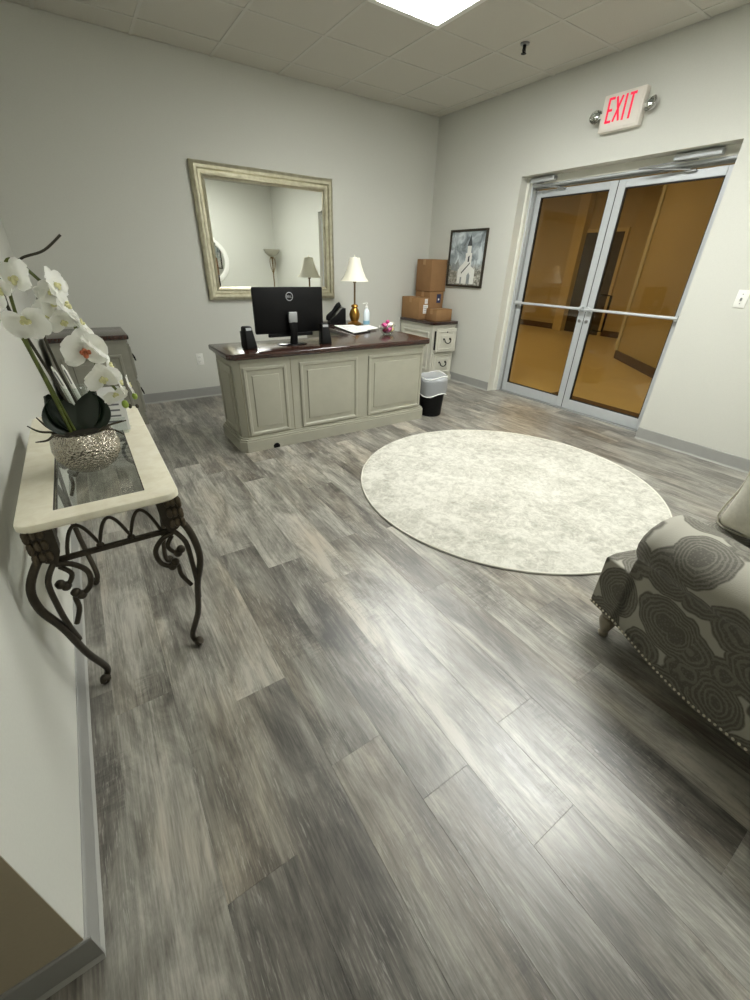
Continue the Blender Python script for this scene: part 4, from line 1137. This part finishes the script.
# leaves
def leafm(L, Wd, bend, name='leaf'):
    q = BM(); n, m = 12, 6; up_, dn_ = [], []
    for i in range(n + 1):
        f = i / n; wv_ = Wd * math.sin(PI * min(1, f * 0.93 + 0.05)) ** 0.7
        ru, rd = [], []
        for j in range(m + 1):
            s_ = (j / m - 0.5) * 2
            z = L * bend * f * f + 0.010 * s_ * s_
            ru.append(q.verts.new((s_ * wv_, f * L, z + 0.0015))); rd.append(q.verts.new((s_ * wv_, f * L, z - 0.0015)))
        up_.append(ru); dn_.append(rd)
    for i in range(n):
        for j in range(m):
            q.faces.new((up_[i][j], up_[i][j + 1], up_[i + 1][j + 1], up_[i + 1][j])); q.faces.new((dn_[i][j + 1], dn_[i][j], dn_[i + 1][j], dn_[i + 1][j + 1]))
        for j in (0, m):
            q.faces.new((up_[i][j], dn_[i][j], dn_[i + 1][j], up_[i + 1][j]))
    bmesh.ops.recalc_face_normals(q, faces=q.faces[:])
    return q
for (az, tilt, L, Wd, bend, m_, base) in [(28, 76, 0.11, 0.052, -0.12, 'leaf', (-0.03, 0.01)), (-24, 74, 0.115, 0.052, -0.12, 'leaf', (0.035, 0.01)), (60, 60, 0.12, 0.045, 0.1, 'leaf', (-0.02, 0.03)), (-60, 62, 0.12, 0.042, 0.1, 'leaf', (0.025, 0.035))]:
    q = leafm(L, Wd, bend)
    ma = Matrix.Translation((base[0], base[1], 0.10)) @ Matrix.Rotation(math.radians(az), 4, 'Z') @ Matrix.Rotation(math.radians(tilt), 4, 'X')
    bmesh.ops.transform(q, matrix=ma, verts=q.verts[:]); obj('leaf', q, m_, orc, smooth=60)
# aerial roots over the rim
for k, (a, l_, dz) in enumerate([(200, 0.115, 0.0), (178, 0.12, 0.035), (165, 0.10, 0.05), (246, 0.092, -0.05), (262, 0.094, -0.04), (278, 0.092, -0.05), (335, 0.115, -0.01), (355, 0.12, 0.02)]):
    a = math.radians(a); q = BM()
    tube(q, [(0.03 * math.cos(a), 0.03 * math.sin(a), 0.10), (0.065 * math.cos(a), 0.065 * math.sin(a), 0.118), (l_ * 0.8 * math.cos(a + 0.1), l_ * 0.8 * math.sin(a + 0.1), 0.112 + dz * 0.5), (l_ * math.cos(a - 0.05), l_ * math.sin(a - 0.05), 0.11 + dz)], [0.003, 0.0035, 0.003, 0.0015], 6, 5)
    obj('aerial_root', q, 'root', orc, smooth=60)
# flower meshes, shared
def petal_mesh(L, Wd, pw, nm, cup=0.18):
    q = BM(); n, m = 8, 6; R0 = []
    for i in range(n + 1):
        f = i / n; wv_ = Wd * (math.sin(PI * (0.06 + 0.90 * f)) ** pw) * (1 + 0.05 * math.sin(9 * f))
        R0.append([q.verts.new(((j / m - 0.5) * 2 * wv_, 0.004 + f * L, cup * L * (f * f) * -0.5 + 0.12 * wv_ * (((j / m - 0.5) * 2) ** 2) + 0.002 * math.sin(j * 2.1 + i))) for j in range(m + 1)])
    for a, b in zip(R0, R0[1:]):
        for j in range(m): q.faces.new((a[j], a[j + 1], b[j + 1], b[j]))
    me = bpy.data.meshes.new(nm); q.to_mesh(me); q.free()
    for p in me.polygons: p.use_smooth = True
    me.materials.append(M['petal']); return me
PET = petal_mesh(0.046, 0.033, 0.55, 'petal'); SEP = petal_mesh(0.047, 0.021, 0.7, 'sepal')
q = BM(); ball(q, (0, 0, 0.006), 0.006, 1, 1, 1.2, 8, 6); ball(q, (0, -0.009, 0.008), 0.008, 0.8, 1.2, 0.7, 8, 6)
for s in (-1, 1): ball(q, (s * 0.008, -0.003, 0.010), 0.006, 0.7, 1, 1, 8, 6)
LIP = bpy.data.meshes.new('flower'); q.to_mesh(LIP); q.free(); LIP.materials.append(M['lip'])
for p in LIP.polygons: p.use_smooth = True
LIPW = LIP.copy(); LIPW.materials.clear(); LIPW.materials.append(M['pale_lip'])
def flower(x, y, z, face, size=1.0, spin=0.0):
    """local +Z is the open face; face = (azimuth deg seen from above, elevation deg)"""
    az, el = math.radians(face[0]), math.radians(face[1])
    d = Vector((math.cos(az) * math.cos(el), math.sin(az) * math.cos(el), math.sin(el)))
    qn = d.to_track_quat('Z', 'Y')
    e = (qn.to_matrix() @ Matrix.Rotation(math.radians(spin), 3, 'Z')).to_euler()
    f = meshobj('flower', LIP if size > 1.1 else LIPW, orc, V(x, y, z), e, (size,) * 3)
    for k, a in enumerate((0, 120, 240)): meshobj('sepal', SEP, f, (0, 0, -0.001), (math.radians(10), 0, math.radians(a)))
    for k, a in enumerate((72, -72)): meshobj('petal', PET, f, (0, 0, 0.001), (math.radians(16), 0, math.radians(a)))
C_ = -82
for fl_ in [(.212, 1.45, 1.258, (C_ - 55, 25), 1.02, 10), (.202, 1.44, 1.165, (C_ - 20, -30), 1.06, 190), (.172, 1.46, 1.235, (C_ - 60, 0), .9, 40),
            (.283, 1.47, 1.245, (C_ + 55, 15), .85, 0), (.262, 1.47, 1.205, (C_ + 40, -10), .85, 50), (.292, 1.46, 1.195, (C_ + 60, 20), .85, 80), (.276, 1.46, 1.160, (C_ + 10, -35), .8, 20), (.312, 1.47, 1.150, (C_ + 75, 25), .8, 120),
            (.303, 1.44, 1.085, (C_ + 5, -5), 1.15, 0), (.330, 1.45, 1.095, (C_ + 60, 30), .95, 60), (.326, 1.44, 1.008, (C_ + 8, -25), 1.0, 10), (.352, 1.46, 1.035, (C_ + 70, 10), .75, 90),
            (.365, 1.46, .985, (C_ + 70, 10), .75, 30), (.345, 1.45, .955, (C_ + 20, -40), .75, 200), (.388, 1.47, .972, (C_ + 80, 10), .6, 70), (.318, 1.47, 1.125, (C_ + 80, 35), .75, 140), (.245, 1.50, 1.17, (C_ + 20, 20), .8, 10), (.268, 1.46, 1.225, (C_ - 10, 40), .7, 70)]:
    flower(*fl_)
for (x, y, z, s_, m_) in [(.366, 1.46, .918, 1.0, 'bud'), (.398, 1.47, .936, .8, 'bud'), (.378, 1.48, .905, .6, 'root'), (.398, 1.48, .902, .55, 'root')]:
    q = BM(); ball(q, V(x, y, z), 0.011 * s_, 0.9, 0.9, 1.15, 10, 8); obj('bud', q, m_, orc)

# small things behind the pot
gl = thing('glass_tumbler', 'clear drinking glass with white pens behind the orchid stems', 'glass', (0.235, 1.80, TZ))
bm = BM(); pf = [(0.0, 0.0), (0.030, 0.0), (0.038, 0.16)]
lathe(bm, pf + [(0.036, 0.16), (0.028, 0.006), (0, 0.006)], seg=24); obj('tumbler', bm, 'clear_glass', gl)
bm = BM(); tube(bm, [(0.037 * math.cos(2 * PI * k / 24), 0.037 * math.sin(2 * PI * k / 24), 0.16) for k in range(25)], 0.0018, 6, 1); obj('rim', bm, 'clear_glass', gl)
for i, (dx, dy, tx) in enumerate([(-0.012, 0.0, -0.22), (0.004, 0.008, -0.16)]):
    p_ = thing('pen', ['white pen leaning furthest left in the glass tumbler', 'white pen leaning in the tumbler nearest the flowers'][i], 'pen', (0.235 + dx + 0.02, 1.80 + dy, TZ + 0.012), rot=(0, tx, 0), group='white pens in the tumbler')
    bm = BM(); lathe(bm, [(0, 0), (0.003, 0.0), (0.006, 0.02), (0.0065, 0.20), (0.003, 0.225), (0, 0.228)], seg=10); obj('barrel', bm, 'white_plastic', p_)
    bm = BM(); box(bm, (-0.002, -0.0095, 0.16), (0.002, -0.0065, 0.21)); obj('clip', bm, 'steel', p_)
br = thing('brochure_holder', 'clear stand of white brochures behind the silver pot', 'holder', (0.315, 1.74, TZ), math.radians(-12))
bm = BM(); box(bm, (-0.055, -0.035, 0), (0.055, 0.04, 0.004)); box(bm, (-0.055, -0.037, 0.0), (0.055, -0.035, 0.06)); obj('tray', bm, 'clear_glass', br, smooth=0)
for i in range(3):
    bm = BM(); box(bm, (-0.05 + i * 0.003, 0, 0), (0.05 + i * 0.003, 0.003, 0.15 - i * 0.012)); o = obj('brochure', bm, 'paper', smooth=0)
    o.location = (0.315, 1.735 + 0.018 - i * 0.014, TZ + 0.005); o.rotation_euler = (math.radians(-14), 0, math.radians(-12))
    tag(o, ['tallest white brochure at the back of the clear stand', 'middle white brochure in the clear stand', 'shortest white brochure at the front of the clear stand'][i], 'brochure', 'white brochures in the clear stand')
    for k in range(4):
        q = BM(); box(q, (-0.04 + i * 0.003, -0.0006, 0.03 + k * 0.02), (0.03 + i * 0.003, 0.0002, 0.036 + k * 0.02)); obj('text_line', q, 'ink', o, smooth=0)

# ------------------------------------------------------------------ armchair
AR = math.radians(-17)
ac = thing('armchair', 'grey medallion patterned rolled-arm armchair with nailhead trim', 'armchair', (1.765, 0.535, 0), AR)
AW, AD = 0.95, 0.80       # width and depth; local x to the right, local y = 0 at the front, negative to the back
def loft(secs, name, mat, par, cap=True, sm=60):
    q = BM(); rings = [[q.verts.new(p) for p in s_] for s_ in secs]; n = len(rings[0])
    for a, b in zip(rings, rings[1:]):
        for k in range(n): q.faces.new((a[k], a[(k + 1) % n], b[(k + 1) % n], b[k]))
    if cap: q.faces.new(rings[0]); q.faces.new(rings[-1])
    bmesh.ops.recalc_face_normals(q, faces=q.faces[:])
    return obj(name, q, mat, par, smooth=sm)
def armsec(y, zt, out, s, x0):
    """cross-section of a rolled arm; s=+1 left arm (roll swells to -x), mirrored for the right"""
    P_ = [(0.0, 0.15), (0.0, 0.30), (0.0, zt - 0.22), (0.002, zt - 0.17)]
    cx, cz, r = 0.105 - out * 0.5, zt - 0.10, 0.10
    for k in range(13):
        a = math.radians(212 - k * 18); P_.append((cx + (0.122 + out * 0.3) * math.cos(a), cz + r * math.sin(a)))
    P_ += [(0.185, zt - 0.2), (0.17, 0.30), (0.17, 0.15)]
    return [(x0 + s * a, y, b) for a, b in P_]
for s, x0 in ((1, 0.0), (-1, AW)):
    secs = []
    for (y, dz, o_) in ((-0.105, -0.02, -0.01), (-0.115, -0.004, 0.02), (-0.16, 0.0, 0.03), (-0.35, 0.0, 0.03), (-0.55, 0.015, 0.03), (-0.72, 0.03, 0.03)):
        secs.append(armsec(y, 0.615 + dz, o_, s, x0))
    arm = loft(secs, 'arm', 'medallion', ac)
    # low knee block in front of the arm
    q = BM(); prism(q, [(x0 + s * a, b) for a, b in ((0.0, 0.0), (0.05, 0.012), (0.17, 0.012), (0.17, -0.14), (0.0, -0.14))], 0.15, 0.375, 'z', 0.012); obj('knee_block', q, 'medallion', ac)
    # scalloped skirt rail below the side
    q = BM(); n = 24; ztop = 0.16
    lo = []
    for i in range(n + 1):
        f = i / n; y = -0.001 - f * (AD - 0.02)
        zz = 0.145 - 0.035 * math.sin(PI * min(1, max(0, (f - 0.12) / 0.76))) ** 1.5
        lo.append((y, zz))
    prism(q, lo + [(lo[-1][0], ztop), (lo[0][0], ztop)], x0 + s * 0.0 if s > 0 else x0 - 0.02, x0 + 0.02 if s > 0 else x0, 'x'); obj('side_rail', q, 'medallion', ac)
    # nailheads along that rail and over the knee
    q = BM()
    for i in range(48):
        f = i / 47 * n; k = min(int(f), n - 1); g_ = f - k
        y = lo[k][0] + (lo[k + 1][0] - lo[k][0]) * g_; z = lo[k][1] + (lo[k + 1][1] - lo[k][1]) * g_
        ball(q, (x0 - s * 0.001, y, z + 0.008), 0.005, 0.6, 1, 1, 6, 4)
    for i in range(10): ball(q, (x0 + s * 0.003, -0.012 - i * 0.0105, 0.362 - 0.004 * math.sin(i / 9 * PI)), 0.0038, 0.7, 1, 1, 6, 4)
    nh = obj('nailhead_trim', q, 'nail', ac, kind='stuff')
q = BM(); box(q, (0.17, -AD + 0.10, 0.16), (AW - 0.17, 0.0, 0.30), 0.012, 2); obj('seat_deck', q, 'medallion', ac)
q = BM(); box(q, (0.192, -0.60, 0.302), (AW - 0.192, 0.015, 0.45), 0.035, 4); obj('seat_cushion', q, 'medallion', ac)
q = BM(); secs = []
for (z, yf, yb) in ((0.16, -0.62, -0.80), (0.45, -0.60, -0.80), (0.70, -0.64, -0.82), (0.86, -0.68, -0.85), (0.91, -0.72, -0.85)):
    secs.append([(0.02, yf, z), (AW - 0.02, yf, z), (AW - 0.02, yb, z), (0.02, yb, z)])
q.free(); loft(secs, 'backrest', 'medallion', ac, sm=50)
for (x, y) in ((0.06, -0.06), (AW - 0.06, -0.06), (0.06, -AD + 0.05), (AW - 0.06, -AD + 0.05)):
    q = BM(); lathe(q, [(0, 0), (0.017, 0), (0.020, 0.012), (0.016, 0.022), (0.024, 0.045), (0.033, 0.075), (0.030, 0.095), (0.022, 0.10), (0.034, 0.112), (0.036, 0.15), (0, 0.15)], (x, y, 0), 20); obj('leg', q, 'turned_wood', ac)

# loose cushion standing on the seat against the far arm
wc = chain(ac) @ Vector((0.505, -0.20, 0.452))
tp = thing('throw_pillow', 'plain cream throw pillow standing on the armchair seat', 'pillow', tuple(wc), AR + PI / 2)
q = BM(); n = 14; fr_, bk_ = [], []
for i in range(n + 1):
    ra, rb = [], []
    for j in range(n + 1):
        u_, v_ = i / n * 2 - 1, j / n * 2 - 1
        pin = 1 - 0.06 * (u_ * u_ * v_ * v_) + 0.0
        th = 0.075 * ((1 - u_ ** 4) * (1 - v_ ** 4)) ** 0.55
        x_, z_ = u_ * 0.19 * (1 - 0.07 * (1 - v_ * v_)), 0.19 + v_ * 0.19 * (1 - 0.07 * (1 - u_ * u_)) 
        lean = (z_) * -0.12
        ra.append(q.verts.new((x_, lean + 0.01 - th, z_))); rb.append(q.verts.new((x_, lean + 0.01 + th, z_)))
    fr_.append(ra); bk_.append(rb)
for i in range(n):
    for j in range(n):
        q.faces.new((fr_[i][j], fr_[i + 1][j], fr_[i + 1][j + 1], fr_[i][j + 1])); q.faces.new((bk_[i][j], bk_[i][j + 1], bk_[i + 1][j + 1], bk_[i + 1][j]))
bmesh.ops.remove_doubles(q, verts=q.verts[:], dist=1e-5)
obj('cover', q, 'pillow_cloth', tp, smooth=80)
q = BM(); tube(q, [(-0.185, 0.01, 0.008), (0, 0.01, 0.02), (0.185, 0.01, 0.008), (0.176, -0.012, 0.19), (0.185, -0.035, 0.372), (0, -0.033, 0.36), (-0.185, -0.035, 0.372), (-0.176, -0.012, 0.19), (-0.185, 0.01, 0.008)], 0.004, 6, 5); obj('piping', q, 'pillow_cloth', tp)

# ------------------------------------------------------------------ seen only in the mirror
fl = thing('floor_lamp', 'torchiere floor lamp reflected in the mirror corner', 'lamp', (4.11, -0.24, 0))
bm = BM(); lathe(bm, [(0, 0), (0.13, 0), (0.13, 0.015), (0.05, 0.03), (0.02, 0.05), (0, 0.05)]); obj('base', bm, 'iron', fl)
bm = BM(); lathe(bm, [(0, 0.05), (0.012, 0.05), (0.012, 1.38), (0.03, 1.40), (0.03, 1.42), (0, 1.43)], seg=12); obj('pole', bm, 'brass_dull', fl)
for s in (-1, 1):
    bm = BM(); tube(bm, [(0, 0, 1.10), (s * 0.05, 0, 1.25), (s * 0.055, 0, 1.36), (s * 0.02, 0, 1.43)], 0.007, 7); obj('branch', bm, 'brass_dull', fl)
bm = BM(); pf = [(0.02, 1.42), (0.08, 1.44), (0.14, 1.49), (0.175, 1.56)]
lathe(bm, pf + [(r - 0.004, z + 0.002) for r, z in reversed(pf)], cap=False, seg=28); obj('bowl_shade', bm, 'paint', fl)
rm = thing('round_mirror', 'round white framed mirror reflected at left edge of big mirror', 'mirror', (2.84, RY, 1.31))
bm = BM(); pf = [(0.33, 0.0), (0.42, 0.0), (0.42, 0.02), (0.385, 0.035), (0.345, 0.03), (0.33, 0.012)]
lathe(bm, pf + [pf[0]], cap=False, seg=48); bmesh.ops.transform(bm, matrix=Matrix.Rotation(-PI / 2, 4, 'X'), verts=bm.verts[:]); obj('frame', bm, 'white_plastic', rm)
bm = BM(); lathe(bm, [(0, 0.0), (0.335, 0.0), (0.335, 0.008), (0, 0.008)], seg=48); bmesh.ops.transform(bm, matrix=Matrix.Rotation(-PI / 2, 4, 'X'), verts=bm.verts[:]); obj('mirror_glass', bm, 'mirror_glass', rm)
